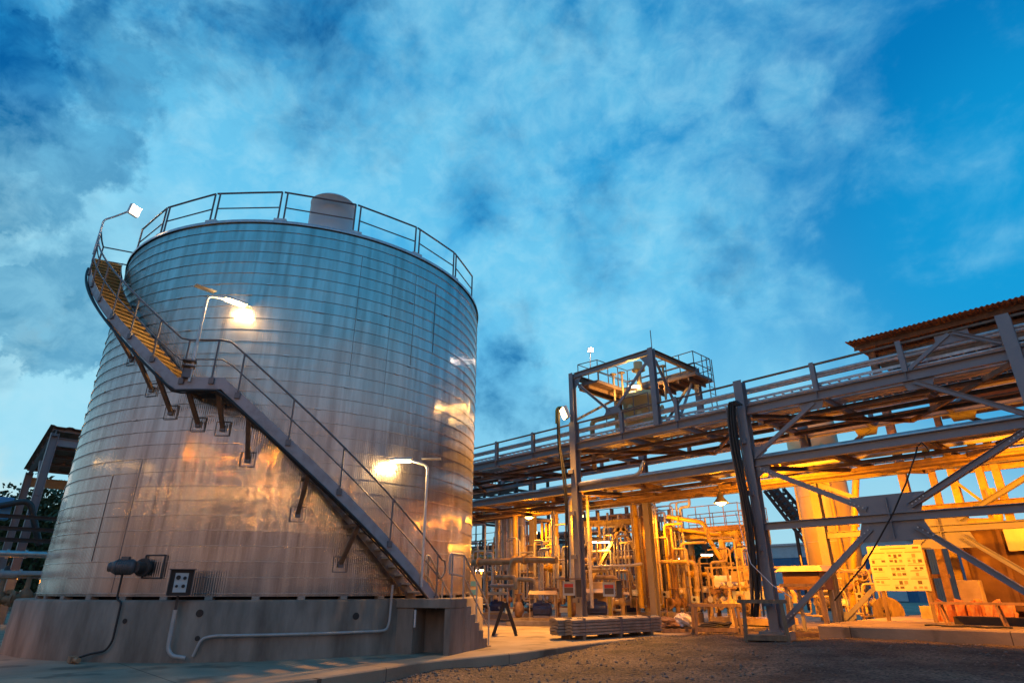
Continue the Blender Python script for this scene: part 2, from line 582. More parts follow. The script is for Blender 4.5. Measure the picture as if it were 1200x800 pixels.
tank = thing('storage_tank', 'huge round storage tank clad in corrugated silver sheet on a concrete ring', 'storage tank', (TX, TY, TZ0))
g = MB()
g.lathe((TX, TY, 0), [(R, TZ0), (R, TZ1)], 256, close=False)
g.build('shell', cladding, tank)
g = MB()
g.lathe((TX, TY, 0), [(5.85, 1.18), (5.85, TZ0 + .02), (R, TZ0)], 128, close=False)
g.build('gap_shade_ring', black, tank)  # black ring standing in for the shade in the gap under the shell
g = MB()
g.lathe((TX, TY, 0), [(R + .05, TZ1 - .05), (R + .05, TZ1 + .03), (0.01, TZ1 + .45)], 128, close=False)
g.build('roof', galv, tank)
for k in range(30):
    z = TZ0 + .06 + k * .335
    if z > TZ1 - .08: break
    dz = [random.uniform(-.006, .006) for _ in range(256)]
    g = MB()
    vs = []
    for j in range(256):
        a = j * 360 / 256
        w = .009
        for (rr, zz) in ((R + .001, z - w), (R + .02, z - w * .6), (R + .02, z + w * .6), (R + .001, z + w)):
            vs.append(tp(a, rr, zz + dz[j]))
    g.add(vs, [(j * 4 + i, ((j + 1) % 256) * 4 + i, ((j + 1) % 256) * 4 + i + 1, j * 4 + i + 1) for j in range(256) for i in range(3)])
    g.build('hoop_band', strap, tank)
# upright lap seams of the cladding, staggered
sa = [(-58, 0, 9), (-13, 16, 27), (-3.5, 14, 27), (4, 18, 27), (12, 20, 27), (-66, 2, 8)]
for a, k0, k1 in sa:
    MB().bar(tp(a, R + .003, TZ0 + .08 + k0 * .335), tp(a, R + .003, TZ0 + .04 + k1 * .335), .008, .006, (cos(radians(a)), sin(radians(a)), 0)).build('lap_seam', stair_steel, tank)
# splice clips where hoop bands are tightened
for k in range(64):
    a = random.uniform(-100, 34); row = random.randrange(0, 28); z = TZ0 + .06 + row * .335
    q = radians(a)
    MB().cbox(tp(a, R + .02, z), (.03, .14, .03), (V((cos(q), sin(q), 0)), V((-sin(q), cos(q), 0)), V((0, 0, 1)))).build('band_clip', strap, tank)
# roof-edge guard rail: bays of rail with a post at each end and clamp feet
angs = [-128, -110, -91.5, -73, -54.5, -35.5, -15.5, 4, 22, 39]
for i in range(len(angs) - 1):
    a0, a1 = angs[i] + .75, angs[i + 1] - .75
    if i == 1: continue           # gap where the stair arrives
    g = MB()
    rr = R - .08
    for a in (a0, a1):
        g.tube([tp(a, rr, TZ1), tp(a, rr, TZ1 + 1.08)], .026, 8)
    for zz, r_ in ((1.08, .028), (.55, .02)):
        g.tube([tp(a0 - (.9 if zz > 1 else 0), rr, TZ1 + zz), tp((a0 + a1) / 2, rr * cos(radians((a1 - a0) / 2)), TZ1 + zz), tp(a1, rr, TZ1 + zz)], r_, 8)
    g.build('guard_rail', stair_steel, tank)
for a in angs[2:]:
    q = radians(a)
    MB().cbox(tp(a, R - .07, TZ1 + .08), (.12, .34, .12), (V((cos(q), sin(q), 0)), V((-sin(q), cos(q), 0)), V((0, 0, 1)))).build('clamp_foot', galv, tank)

# white vent drum behind the rim
q = at(388, 262, z=11.15)
ddir = V((q.x, q.y, 0)).normalized()
DP = V((q.x, q.y, 0)) + ddir * 1.0
DP.z = 11.1
drum = thing('vent_drum', 'white domed drum standing on the tank roof behind the railing', 'drum', DP)
MB().lathe(DP, [(.66, -.1), (.66, 1.28), (.675, 1.285), (.675, 1.31), (.655, 1.315), (.6, 1.38), (.45, 1.43), (.25, 1.46), (.01, 1.47)], 48).build('drum_body', mat('pale_blue_plastic', (.62, .82, .93), .5, 0, (.54, .74, .86), 2), drum)
lug = DP + RT * .42 + V((0, 0, 1.38))
g = MB(); g.tube([lug + V((0, 0, -.12)), lug + V((0, 0, .1))], .035, 8); g.cbox(lug + V((0, 0, .12)), (.1, .1, .06))
g.build('lifting_lug', white, drum)

# ---------------------------------------------------------------- spiral stair
stair = thing('spiral_stair', 'grey steel staircase winding up around the outside of the tank', 'staircase', tp(6, 6.7, 1.18))
RI, RO = R + .16, R + .92


def sz(a):       # walking line height
    if a > -38.5: return 1.19 + (8.4 - a) * .1005
    if a > -47.5: return 5.91
    return min(5.91 + (-47.5 - a) * .0985, 11.0)


A_TOP = -47.5 - (11.0 - 5.91) / .0985
for lo, hi, n_ in ((8.4, -38.5, 24), (-47.5, A_TOP, 26)):
    for k in range(n_):
        a = lo + (hi - lo) * (k + .5) / n_
        z = sz(a) + .06
        w = 1.75
        g = MB()
        # folded tread: plate plus short front nosing
        P = [tp(a - w / 2, RI, z), tp(a - w / 2, RO, z), tp(a + w / 2, RO, z), tp(a + w / 2, RI, z)]
        g.hexa([p - V((0, 0, .035)) for p in P] + P)
        N = [tp(a + w / 2, RI, z - .06), tp(a + w / 2, RO, z - .06), tp(a + w / 2 + .12, RO, z - .06), tp(a + w / 2 + .12, RI, z - .06)]
        g.hexa(N + [p + V((0, 0, .062)) for p in N])
        g.build('tread', tread_yellow if hi < -40 else galv, stair)


def ribbon(g, a0, a1, r, zlo, zhi, t=.014, step=1.5):
    n_ = max(2, int(abs(a1 - a0) / step)); vs = []
    for i in range(n_ + 1):
        a = a0 + (a1 - a0) * i / n_; z = sz(a)
        for rr, dz in ((r - t / 2, zlo), (r + t / 2, zlo), (r + t / 2, zhi), (r - t / 2, zhi)):
            vs.append(tp(a, rr, z + dz))
    fs = [(i * 4 + k, i * 4 + (k + 1) % 4, (i + 1) * 4 + (k + 1) % 4, (i + 1) * 4 + k) for i in range(n_) for k in range(4)]
    fs += [(3, 2, 1, 0), tuple(n_ * 4 + k for k in range(4))]
    g.add(vs, fs)
    return g


for r in (RI, RO):
    for a0, a1 in ((9.2, -38.5), (-38.5, -47.5), (-47.5, A_TOP)):
        ribbon(MB(), a0, a1, r, -.17, .14 if a0 != -38.5 else .12).build('stringer', stringer_paint if r == RO else stair_steel, stair)
# landing plates
for a0, a1, z in ((-38.5, -47.5, 5.94), (A_TOP, A_TOP - 9, 11.03)):
    g = MB(); vs = []
    for i in range(7):
        a = a0 + (a1 - a0) * i / 6
        vs += [tp(a, RI, z - .05), tp(a, RO, z - .05), tp(a, RO, z), tp(a, RI, z)]
    g.add(vs, [(i * 4 + k, i * 4 + (k + 1) % 4, (i + 1) * 4 + (k + 1) % 4, (i + 1) * 4 + k) for i in range(6) for k in range(4)] + [(3, 2, 1, 0), (24, 25, 26, 27)])
    g.build('landing', steel_rusty, stair)


def rail_path(dz, a0, a1, r=RO + .03, step=2.):
    n_ = int(abs(a1 - a0) / step)
    return [tp(a0 + (a1 - a0) * i / n_, r, sz(a0 + (a1 - a0) * i / n_) + dz) for i in range(n_ + 1)]


ae = A_TOP - 9
top = rail_path(1.06, 10, ae)
# lower end loops back to the mid rail
end = [tp(10.8, RO + .03, sz(9) + .95), tp(11.1, RO + .03, sz(9) + .8), tp(10.7, RO + .03, sz(9) + .64), tp(9.9, RO + .03, sz(9.5) + .58)]
MB().tube(end[::-1] + top, .026, 8).build('hand_rail', stair_steel, stair)
MB().tube(rail_path(.56, 9.5, ae), .018, 8).build('mid_rail', stair_steel, stair)
for a in (8.7, -3.4, -14.4, -24.8, -35.2, -40.5, -46.3, -53.5, -60.5, -67.5, -74.5, -81.5, -88.5, A_TOP, ae):
    g = MB()
    g.tube([tp(a, RO + .03, sz(a) - .02), tp(a, RO + .03, sz(a) + 1.06)], .023, 8)
    q = radians(a)
    g.cbox(tp(a, RO + .025, sz(a) + .02), (.05, .12, .14), (V((cos(q), sin(q), 0)), V((-sin(q), cos(q), 0)), V((0, 0, 1))))
    g.build('rail_post', stair_steel, stair)
# top landing end rail back to the tank
for dz in (1.06, .56):
    MB().tube([tp(ae, RO + .03, 11 + dz), tp(ae, RI - .2, 11 + dz)], .024, 8).build('end_rail', stair_steel, stair)
MB().tube([tp(ae, RI - .2, 11), tp(ae, RI - .2, 12.06)], .023, 8).build('rail_post', stair_steel, stair)
# tray of cables clipped below the outer stringer
MB().tube([tp(a, RO + .05, sz(a) - .22) for a in [7 - i * 2 for i in range(53)]], .034, 8).build('cable_conduit', black, stair)
MB().tube([tp(a, RO - .02, sz(a) - .26) for a in [4 - i * 2 for i in range(50)]], .02, 8).build('cable_conduit', black, stair)
for a, zf in ((-60, None), (-53.1, 5.45), (-45.7, 5.12), (-39.9, 5.02), (-33.3, 4.28), (-21.0, 3.05), (-10.4, 1.95), (-70, None), (-82, None)):
    zt = sz(a + 1) - .2
    zf = zf if zf else zt - .75
    q = radians(a); X, Y = V((cos(q), sin(q), 0)), V((-sin(q), cos(q), 0))
    g = MB()
    g.channel(tp(a, R + .05, zf), tp(a + .6, RO - .06, zt), .10, .05, Y)
    g.bar(tp(a, R + .02, zt + .02), tp(a + .6, RO, zt + .02), .07, .07)
    br = g.build('stair_bracket', steel_rusty, stair)
    g = MB()
    for (s0, s1) in (((-.17, -.17), (.17, -.17)), ((.17, -.17), (.17, .17)), ((.17, .17), (-.17, .17)), ((-.17, .17), (-.17, -.17))):
        c = tp(a, R + .02, zf)
        g.bar(c + Y * s0[0] + V((0, 0, s0[1])), c + Y * s1[0] + V((0, 0, s1[1])), .014, .014, X)
    g.cbox(tp(a, R + .03, zf), (.05, .12, .14), (X, Y, V((0, 0, 1))))
    g.build('foot_frame', stair_steel, br)

# ---------------------------------------------------------------- entry block with niche and steps
A0 = V((-13.02, 9.02, 0)); E1 = V((.893, .45, 0)).normalized(); E2 = V((-.45, .893, 0)).normalized()
blk = thing('entry_steps', 'concrete step block with a dark square niche at the foot of the staircase', 'steps', A0)


def bp(a, b, z): return A0 + E1 * a + E2 * b + V((0, 0, z))


def bbox(g, a0, a1, b0, b1, z0, z1):
    return g.hexa([bp(a0, b0, z0), bp(a1, b0, z0), bp(a1, b1, z0), bp(a0, b1, z0), bp(a0, b0, z1), bp(a1, b0, z1), bp(a1, b1, z1), bp(a0, b1, z1)])


g = MB()
bbox(g, -1.1, -.03, .02, 1.1, -.05, .985)       # inner cheek
bbox(g, .80, .95, 0, .78, -.05, .985)         # outer cheek
bbox(g, -.028, .798, .62, .78, -.05, .985)      # back of the niche
bbox(g, -1.1, .96, -.02, .78, .987, 1.19)      # deck slab
bbox(g, -1.1, .95, .782, .95, -.05, 1.189)
g.build('niche_block', plinthc, blk, .012)
for k in range(6):
    MB_ = MB(); bbox(MB_, -.2, .948 + .002 * k, .952 + k * .27 + (.001 if k else 0), .95 + (k + 1) * .27, -.05, 1.19 - .197 * (k + .9)); MB_.build('step', plinthc, blk, .012)
srail = thing('step_handrail', 'double pipe handrail beside the concrete entry steps', 'handrail', bp(.1, .2, 1.19))
for off, b0 in ((.88, .02), (-.12, .7)):
    g = MB()
    e = 2.45
    zt = lambda b: 1.19 - (max(0, b - .95) / .27) * .197
    g.pipe([bp(off, b0, 1.19 + .55), bp(off, b0, 1.19 + 1.02), bp(off, .85, 1.19 + 1.02), bp(off, e, zt(e) + .95), bp(off, e + .12, zt(e) + .82), bp(off, e + .12, zt(e) + .5)], .025, .12, 8)
    g.pipe([bp(off, b0, 1.19 + .56), bp(off, .85, 1.19 + .5), bp(off, e, zt(e) + .42)], .02, .1, 8)
    g.build('rail', pgrey, srail)
    for b in (b0 + .15, .85, 1.7, e + .12):
        MB().tube([bp(off, b, max(0, zt(b)) - .1), bp(off, b, zt(b) + (1.0 if b < 1.0 else .95))], .022, 8).build('rail_post', pgrey, srail)
# pipe clipped round the plinth, and drain from the niche edge
pth = [tp(-36.0, 6.55, .12), tp(-35, 6.58, .45)] + [tp(a, 6.58, .50) for a in (-33, -29, -25, -21, -17, -13, -9, -5, -2)] + [tp(-.5, 6.6, .52), tp(0, 6.6, .7), tp(0.2, 6.6, 1.5)]
tag(MB().pipe(pth, .03, .15).build('plinth_pipe', pgrey), 'long galvanised pipe clipped level around the concrete plinth', 'pipe')
p = bp(.05, -.04, .95)
tag(MB().tube([p, p - V((0, 0, .38))], .028).build('drain_pipe', galv), 'short vertical drain pipe hanging beside the dark niche', 'pipe')

# ---------------------------------------------------------------- mixer motor on the tank side
q = radians(-50.7); X, Y, Z = V((cos(q), sin(q), 0)), V((-sin(q), cos(q), 0)), V((0, 0, 1))
mp_ = tp(-50.7, R, 1.85)
mix = thing('tank_mixer', 'grey side-entry mixer motor bolted through the tank cladding', 'mixer', mp_)
g = MB(); g.cyl(mp_ - Y * .0, mp_ + X * .38, .12); g.cyl(mp_ + X * .1, mp_ + X * .16, .19, n=18)
g.build('shaft_housing', dark, mix)
c = mp_ + X * .34 - Y * .02
D = (X * .35 - Y * .94).normalized()
MB().lathe(c, [(.03, -.02), (.12, 0), (.155, .05), (.155, .37), (.12, .44), (.06, .46)], 24, D).build('motor', dark_grey, mix)
g = MB(); g.cyl(c + D * .44, c + D * .52, .10); g.build('fan_cowl', dark_grey, mix)
MB().cbox(c + D * .22 + Z * .17, (.15, .14, .09), (D, D.cross(Z), Z)).build('terminal_box', dark_grey, mix)
for k in range(7): MB().lathe(c + D * (.07 + k * .045), [(.156, 0), (.168, .003), (.168, .012), (.156, .015)], 24, D, close=False).build('cooling_fin', dark_grey, mix)
g = MB()
for (a, b) in (((-.05, -.22), (.42, -.22)), ((.42, -.22), (.42, .26)), ((.42, .26), (-.05, .26)), ((-.05, .26), (-.05, -.22))):
    g.bar(mp_ + X * .03 + Y * a[0] + Z * a[1], mp_ + X * .03 + Y * b[0] + Z * b[1], .028, .028, X)
g.build('guard_frame', dark, mix)
w0 = c + D * .22 - Z * .13
cp_ = [w0, V((w0.x, w0.y, 1.2)), tp(-51.2, 6.56, 1.15), tp(-51.2, 6.56, .4), tp(-52, 6.58, .22), tp(-55, 6.62, .16), tp(-57, 6.75, .06)]
tag(MB().pipe(cp_, .022, .12).build('motor_cable', black), 'black cable running from the mixer motor down the plinth', 'cable')
pb = tp(-57, 6.75, .07)
g = MB(); g.cbox(pb, (.26, .14, .12)); g.cyl(pb + V((.05, 0, 0)), pb + V((.32, .05, 0)), .05)
tag(g.build('junction_fitting', prust), 'small rusty fitting on the apron where the motor cable ends', 'fitting')

# control box on its post
cpos = tp(-40.2, 6.66, 0)
to_cam = V((-cpos.x, -cpos.y, 0)).normalized(); sx_ = V((-to_cam.y, to_cam.x, 0))
AX = (sx_, to_cam, Z)
cb = thing('control_box', 'dark control box with a white button panel on the plinth edge', 'control box', cpos + Z * 1.18)
bc = cpos + Z * 1.53
g = MB()
g.cbox(bc - to_cam * .02 + sx_ * .02, (.44, .26, .52), AX)
g.build('box_body', steel, cb, .01)
g = MB()
g.cbox(bc + to_cam * .13 + V((0, 0, .26)), (.52, .12, .02), AX); g.cbox(bc + to_cam * .13 - sx_ * .22, (.02, .12, .5), AX); g.cbox(bc + to_cam * .13 + sx_ * .22, (.02, .12, .5), AX)
g.build('hood', dark, cb)
MB().cbox(bc + to_cam * .116, (.42, .012, .5), AX).build('door', black, cb)
MB().cbox(bc + to_cam * .127 + sx_ * .0, (.25, .01, .38), AX).build('button_panel', whitewall, cb)
for (dx, dz, r) in ((-.06, .1, .045), (.065, .09, .035), (-.065, -.07, .028), (.06, -.07, .036)):
    MB().cyl(bc + to_cam * .131 + sx_ * dx + Z * dz, bc + to_cam * .155 + sx_ * dx + Z * dz, r, n=14).build('button', black, cb)
MB().bar(cpos + Z * .95 - to_cam * .06, cpos + Z * 1.3 - to_cam * .06, .07, .05, sx_).build('bracket', dark, cb)
k0 = cpos + Z * 1.0 + to_cam * .02
tag(MB().pipe([k0, k0 - Z * .72, k0 - Z * .86 + sx_ * .1 + to_cam * .05, k0 - Z * .9 + sx_ * .35 + to_cam * .1], .042, .1).build('cable_trunking', pgrey), 'angled metal cable trunking under the control box', 'conduit')
vb = at(241, 768, z=.06)
g = MB(); g.cyl(vb, vb + V((.18, .2, .05)), .08); g.cyl(vb + V((.02, .02, 0)), vb + V((.02, .02, .18)), .03); g.cbox(vb + V((-.1, -.1, 0)), (.16, .16, .12))
tag(g.build('drain_valve', prust), 'small rusty drain valve on the apron below the control box', 'valve')

# ---------------------------------------------------------------- lamps of the tank
def arm_lamp(label, base, a, zt, reach, drop, power, da=0., plate=False):
    """tubular pole on the stair with a bulkhead head leaning to the tank wall"""
    t = thing('stair_lamp', label, 'lamp', base)
    topp = V((base.x, base.y, zt))
    q = radians(a)
    rad = V((-cos(q), -sin(q), 0)); tan_ = V((-sin(q), cos(q), 0))
    MB().pipe([base, topp, topp + rad * reach * .55 + V((0, 0, .16)) + tan_ * da * .4], .032, .15, 10).build('pole', galv, t)
    h0 = topp + rad * reach * .5 + V((0, 0, .15)) + tan_ * da * .35
    dirn = (rad * .62 + tan_ * (da * 1.2) + V((0, 0, -.02))).normalized()
    side = dirn.cross(Z).normalized(); up = side.cross(dirn)
    c = h0 + dirn * .3
    g = MB(); g.cbox(c + up * .05, (.62, .17, .06), (dirn, side, up))
    g.build('lamp_head', galv, t, .01)
    MB().cbox(c - up * .012, (.50, .08, .045), (dirn, side, up)).build('lamp_tube', warmglass, t)
    g = MB(); g.cbox(topp + rad * .02 + V((0, 0, .12)) - dirn * .1 + up * .05, (.5, .22, .015), (dirn, side, up))
    g.build('shade_plate', galv, t)
    # fixing clips back to the hand rail
    lamp('POINT', c - up * .12 + rad * .05, power, WARM, t, size=.11)
    return t


arm_lamp('lit lamp on a pole above the half-way landing of the stair', tp(-44.6, RO + .06, 5.9), -44.6, 8.15, .9, 0, 300, .45)
arm_lamp('lit lamp on a pole near the bottom of the tank stair', tp(4.4, RO + .06, 1.45), 4.4, 4.38, .9, 0, 300, -.5)
# junction boxes beside the lamp pole on the landing
p = tp(-45.2, RO + .08, 6.05)
g = MB(); g.cbox(p + Z * .35, (.3, .26, .03), AX); g.cbox(p + Z * .22, (.28, .24, .03), AX); g.cbox(p + Z * .05 , (.16, .12, .22), AX)
tag(g.build('switch_box', stair_steel), 'small switch box on the outer edge of the stair landing', 'switch box')
# flood light over the stair head
b0 = tp(-94, RO + .03, 10.9)
fl = thing('stair_flood_light', 'bright white flood light on a bent pole at the stair head', 'lamp', b0)
hd = at(157, 247, x=b0.x + .35)
MB().pipe([b0, V((b0.x, b0.y, 12.15)), at(134, 254, x=b0.x + .05), hd - RT * .12], .03, .1).build('pole', galv, fl)
hx = (RT + FW * -.35 + V((0, 0, -.1))).normalized(); hy = hx.cross(Z).normalized(); hz = hy.cross(hx)
MB().cbox(hd, (.1, .34, .34), (hx, hy, hz)).build('lamp_head', galv, fl, .01)
MB().cbox(hd + hx * .07, (.05, .30, .30), (hx, hy, hz)).build('lamp_glass', whiteglass, fl)
lamp('POINT', hd + hx * .2, 55, (1, .66, .34), fl, size=.1)

# ================================================================== PIPE RACK
Y0, Y1 = 19.5, 24.5
CXS = [-1.6, -9.1, -16.8, -24.4, -32.0]
ZU, ZL, ZX = 7.07, 5.28, 3.25
rack = thing('pipe_rack', 'long two-level grey steel pipe rack running back behind the tank', 'pipe rack', (-9.1, 19.5, GZ))
for x in CXS + [5.9]:
    for y in (Y0, Y1):
        topz = 8.15 if y == Y0 else 7.9
        MB().ibeam((x, y, .25), (x, y, topz), .32, .30, (0, 1, 0)).build('column', steel, rack)
        g = MB(); g.cbox((x, y, (SZ + .3 if (x > -8 and y == Y1) else .238) + .017), (.5, .5, .03)); 
        for k in (-1, 1):
            g.cyl((x + k * .2, y - .2, .25), (x + k * .2, y - .2, .34), .02, n=8)
        g.build('base_plate', steel, rack)
        g = MB(); zb = GZ - .2 if x > -11 else -.1
        zp = SZ + .3 if (x > -8 and y == Y1) else .238
        g.hexa([(x - .42, y - .42, zb), (x + .42, y - .42, zb), (x + .42, y + .42, zb), (x - .42, y + .42, zb), (x - .38, y - .38, zp), (x + .38, y - .38, zp), (x + .38, y + .38, zp), (x - .38, y + .38, zp)])
        g.build('pedestal', blockc, rack)
XP = sorted(CXS + [5.9])
posts = []
for i in range(len(XP) - 1):
    xa, xb = XP[i] + .155, XP[i + 1] - .155
    L = XP[i + 1] - XP[i]
    for y in (Y0, Y1):
        MB().ibeam((xa, y, ZU), (xb, y, ZU), .30, .20).build('upper_beam', steel, rack)
        MB().ibeam((xa, y, ZL), (xb, y, ZL), .27, .20).build('lower_beam', steel, rack)
        if i == len(XP) - 3:
            MB().ibeam((xa, y, ZX), (xb, y, ZX), .22, .18).build('tie_beam', steel, rack)
        MB().bar((xa, y - .03, 8.08), (xb, y - .03, 8.08), .06, .06).build('top_rail', steel_rusty, rack)
        for k in (1, 2):
            xp = XP[i] + L * k / 3
            posts.append(xp)
            MB().ibeam((xp, y, ZU + .152), (xp, y, 8.16), .15, .14, (0, 1, 0), .014, .01).build('rail_post', steel, rack)
            g = MB(); g.cbox((xp, y, ZU), (.012, .19, .256)); g.build('stiffener', steel, rack)
    for x in (XP[i], XP[i] + L / 3, XP[i] + 2 * L / 3):
        for z in (ZU, ZL):
            MB().ibeam((x, Y0 + .11, z - .03), (x, Y1 - .11, z - .03), .22, .16).build('cross_beam', steel_rusty if z == ZL else steel, rack)
        MB().bar((x, Y0 + .1, 7.48), (x, Y0 + 1.3, 7.48), .07, .07).build('bracket_arm', steel, rack)
    # plan bracing under both decks
    for z in (ZU - .19, ZL - .18):
        for (p, q_) in (((XP[i] + .2, Y0 + .2), (XP[i] + L / 2, Y1 - .2)), ((XP[i + 1] - .2, Y0 + .2), (XP[i] + L / 2, Y1 - .2))):
            MB().channel((*p, z), (*q_, z), .14, .08, (0, 0, 1)).build('plan_brace', steel_rusty, rack)
# braced bay between the two right columns (near and far plane)
xa, xb, xm = -9.1, -1.6, -5.35
for y in (Y0, Y1):
    for k, (p, q_) in enumerate((((xa + .2, ZL - .16), (xm - .55, ZX + .26)), ((xb - .2, ZL - .16), (xm + .55, ZX + .26)), ((xa + .2, .42), (xm - .55, ZX - .26)), ((xb - .2, .42), (xm + .55, ZX - .26)))):
        g = MB()
        for s_ in (-1, 1):
            g.channel((p[0], y + s_ * .055, p[1]), (q_[0], y + s_ * .055, q_[1]), .15, .06, (0, 0, 1), .012, s_)
        g.build('diagonal_brace', steel, rack)
    g = MB()
    g.prism([(xm - .95, y - .012, ZX + .62), (xm - .78, y - .012, ZX + .15), (xm - .78, y - .012, ZX - .12), (xm - .95, y - .012, ZX - .62), (xm + .95, y - .012, ZX - .62), (xm + .78, y - .012, ZX - .12), (xm + .78, y - .012, ZX + .15), (xm + .95, y - .012, ZX + .62)], (0, .024, 0))
    g.cbox((xm, y - .06, ZX), (.02, .09, 1.1))
    g.build('gusset_plate', steel, rack)
    if y == Y0:
        for (bx, bz, dx_, dz_) in ((xa + .35, ZL - .24, .17, -.10), (xb - .35, ZL - .24, -.17, -.10), (xa + .35, .52, .17, .125), (xb - .35, .52, -.17, .125), (xm - .62, ZX + .3, -.17, .10), (xm + .62, ZX + .3, .17, .10), (xm - .62, ZX - .31, -.17, -.125), (xm + .62, ZX - .31, .17, -.125)):
            for k in range(4):
                MB().cyl((bx + dx_ * k * .6, y - .1, bz + dz_ * k * .6), (bx + dx_ * k * .6, y - .125, bz + dz_ * k * .6), .022, n=6).build('bolt', galv, rack)
    # upper panel: knee braces and the inverted V over the top deck
    for (p, q_) in (((xa + .17, ZL + .2), (-6.75, ZU - .2)), ((xb - .17, ZL + .2), (-3.95, ZU - .2)), ((-3.98, ZU + .2), (-2.85, 8.02)), ((-1.78, ZU + .35), (-2.75, 8.02))):
        g = MB()
        for s_ in (-1, 1):
            g.channel((p[0], y + s_ * .05, p[1]), (q_[0], y + s_ * .05, q_[1]), .10 if p[1] > ZU else .13, .05, (0, 0, 1), .01, s_)
        g.build('knee_brace', steel, rack)
    for cx_ in (-6.85, -3.85):
        g = MB(); g.prism([(cx_ - .4, y - .011, ZU - .155), (cx_ + .4, y - .011, ZU - .155), (cx_ + .3, y - .011, ZU - .42), (cx_ - .3, y - .011, ZU - .42)], (0, .022, 0)); g.build('gusset_plate', steel, rack)
    g = MB(); g.prism([(-3.2, y - .011, 7.75), (-2.4, y - .011, 7.75), (-2.4, y - .011, 8.12), (-3.2, y - .011, 8.12)], (0, .022, 0)); g.build('gusset_plate', steel, rack)
    for zz in (.42, ZL - .3, ZL + .28):
        g = MB(); g.prism([(xa + .155, y - .011, zz - .22), (xa + .6, y - .011, zz + .05), (xa + .6, y - .011, zz + .25), (xa + .155, y - .011, zz + .25)], (0, .022, 0)); g.build('gusset_plate', steel, rack)
for i in range(len(XP) - 1):
    xa, xb = XP[i] + .1, XP[i + 1] - .1
    for y, z, h in ((20.75, ZU - .2, .12), (22.0, ZU - .2, .14), (23.3, ZU - .2, .12), (20.9, ZL - .2, .12), (22.1, ZL - .2, .12), (23.4, ZL - .2, .12)):
        MB().channel((xa, y, z), (xb, y, z), h, .06).build('stringer_channel', steel_rusty, rack)
    if XP[i] > -10:
        MB().box((xa, 23.55, ZU - .03), (xb, 24.3, ZU + .02)).build('walkway_panel', steel_rusty, rack)
# bolted lugs on the front column faces
for x in (-9.1, -16.8):
    for z in (1.0, 2.6, 4.3, 6.0):
        MB().cbox((x - .1, Y0 - .2, z), (.26, .09, .16)).build('cleat', steel, rack)

# what lies on the rack -----------------------------------------------------
XA, XB = -31.5, 5.7


def ladder_tray(y0, w, z, label, grp, step=.3):
    t = thing('cable_ladder', label, 'cable ladder', (-9.1, y0, z), 0, grp)
    for y in (y0, y0 + w):
        MB().bar((XA, y, z), (XB, y, z), .02, .085).build('side_rail', galv, t)
    g = MB(); x = XA
    while x < XB:
        g.cbox((x, y0 + w / 2, z - .02), (.045, w, .03)); x += step
    r = g.build('rungs', galv, t); r['kind'] = 'stuff'
    return t


ladder_tray(19.72, .5, 7.50, 'galvanised cable ladder nearest the front of the upper rack deck', 'cable ladders on the pipe rack')
ladder_tray(21.7, .5, 7.30, 'galvanised cable ladder along the middle of the upper rack deck', 'cable ladders on the pipe rack')
ladder_tray(23.3, .6, 7.32, 'galvanised cable ladder along the back edge of the upper rack deck', 'cable ladders on the pipe rack')
ladder_tray(23.2, .6, 5.5, 'galvanised cable ladder along the back edge of the lower rack deck', 'cable ladders on the pipe rack')
rp = [(19.74, 7.84, .06, galv, 'thin grey pipe on the front bracket arms just under the rack top rail'),
      (19.70, 7.36, .045, galv, 'slim galvanised conduit low on the front edge of the upper deck'),
      (20.5, 8.0, .06, galv, 'galvanised pipe high on the bracket arms behind the thin grey pipe'),
      (21.15, 7.32, .09, alu, 'slim silver pipe in front of the middle cable ladder of the upper deck'),
      (22.05, 7.36, .035, black, 'second black power cable lying in the middle cable ladder'),
      (21.9, 7.36, .04, black, 'first black power cable lying in the middle cable ladder'),
      (21.5, 7.36, .13, alu, 'thick silver clad pipe in the middle of the upper rack deck'),
      (22.45, 7.30, .08, pgrey, 'medium grey pipe behind the thick silver pipe on the upper deck'),
      (22.65, 7.28, .065, prust, 'thin rusty pipe in the middle of the upper rack deck'),
      (22.95, 7.32, .10, pgrey, 'grey pipe beside the rear ladder of the upper rack deck'),
      (20.2, 5.55, .12, alu, 'thick silver pipe at the front of the lower rack deck'),
      (20.8, 5.50, .08, prust, 'rusty pipe second from the front of the lower rack deck'),
      (21.5, 5.56, .14, pcream, 'thick cream pipe in the middle of the lower rack deck'),
      (22.2, 5.50, .08, pgrey, 'grey pipe behind the cream pipe of the lower rack deck')]
for y, z, r, m, lb in rp:
    g = MB(); g.cyl((XA, y, z), (XB, y, z), r, n=12)
    o = tag(g.build('rack_pipe' if m is not black else 'power_cable', m), lb, 'pipe' if m is not black else 'cable', 'pipes and cables on the rack')
# cable tray with solid floor under the lower deck
t = thing('cable_trough', 'wide closed steel cable trough slung below the lower rack deck', 'cable tray', (-9, 22, 4.9))
g = MB(); g.cbox((-13, 22.5, 5.0), (37, .4, .02)); g.build('floor_plate', steel_rusty, t)
for y in (22.29, 22.71):
    MB().bar((-31.5, y, 5.06), (5.5, y, 5.06), .02, .14).build('side_plate', steel_rusty, t)
# silver pipe with an elbow lying on the front lower beam left of the column
z0 = ZL + .135
tag(MB().pipe([(-18.9, Y0 - .02, z0 + .07), (-13.6, Y0 - .02, z0 + .07), (-13.3, Y0 - .02, z0 + .55)], .07, .2).build('rack_pipe', alu), 'silver pipe with turned-up end lying on the front lower beam', 'pipe')
tag(MB().pipe([(-23.4, Y0 - .03, z0 + .05), (-19.5, Y0 - .03, z0 + .05), (-19.0, Y0 + .3, z0 + .05)], .05, .2).build('rack_pipe', alu), 'thin silver pipe lying on the front lower beam near the tank', 'pipe')

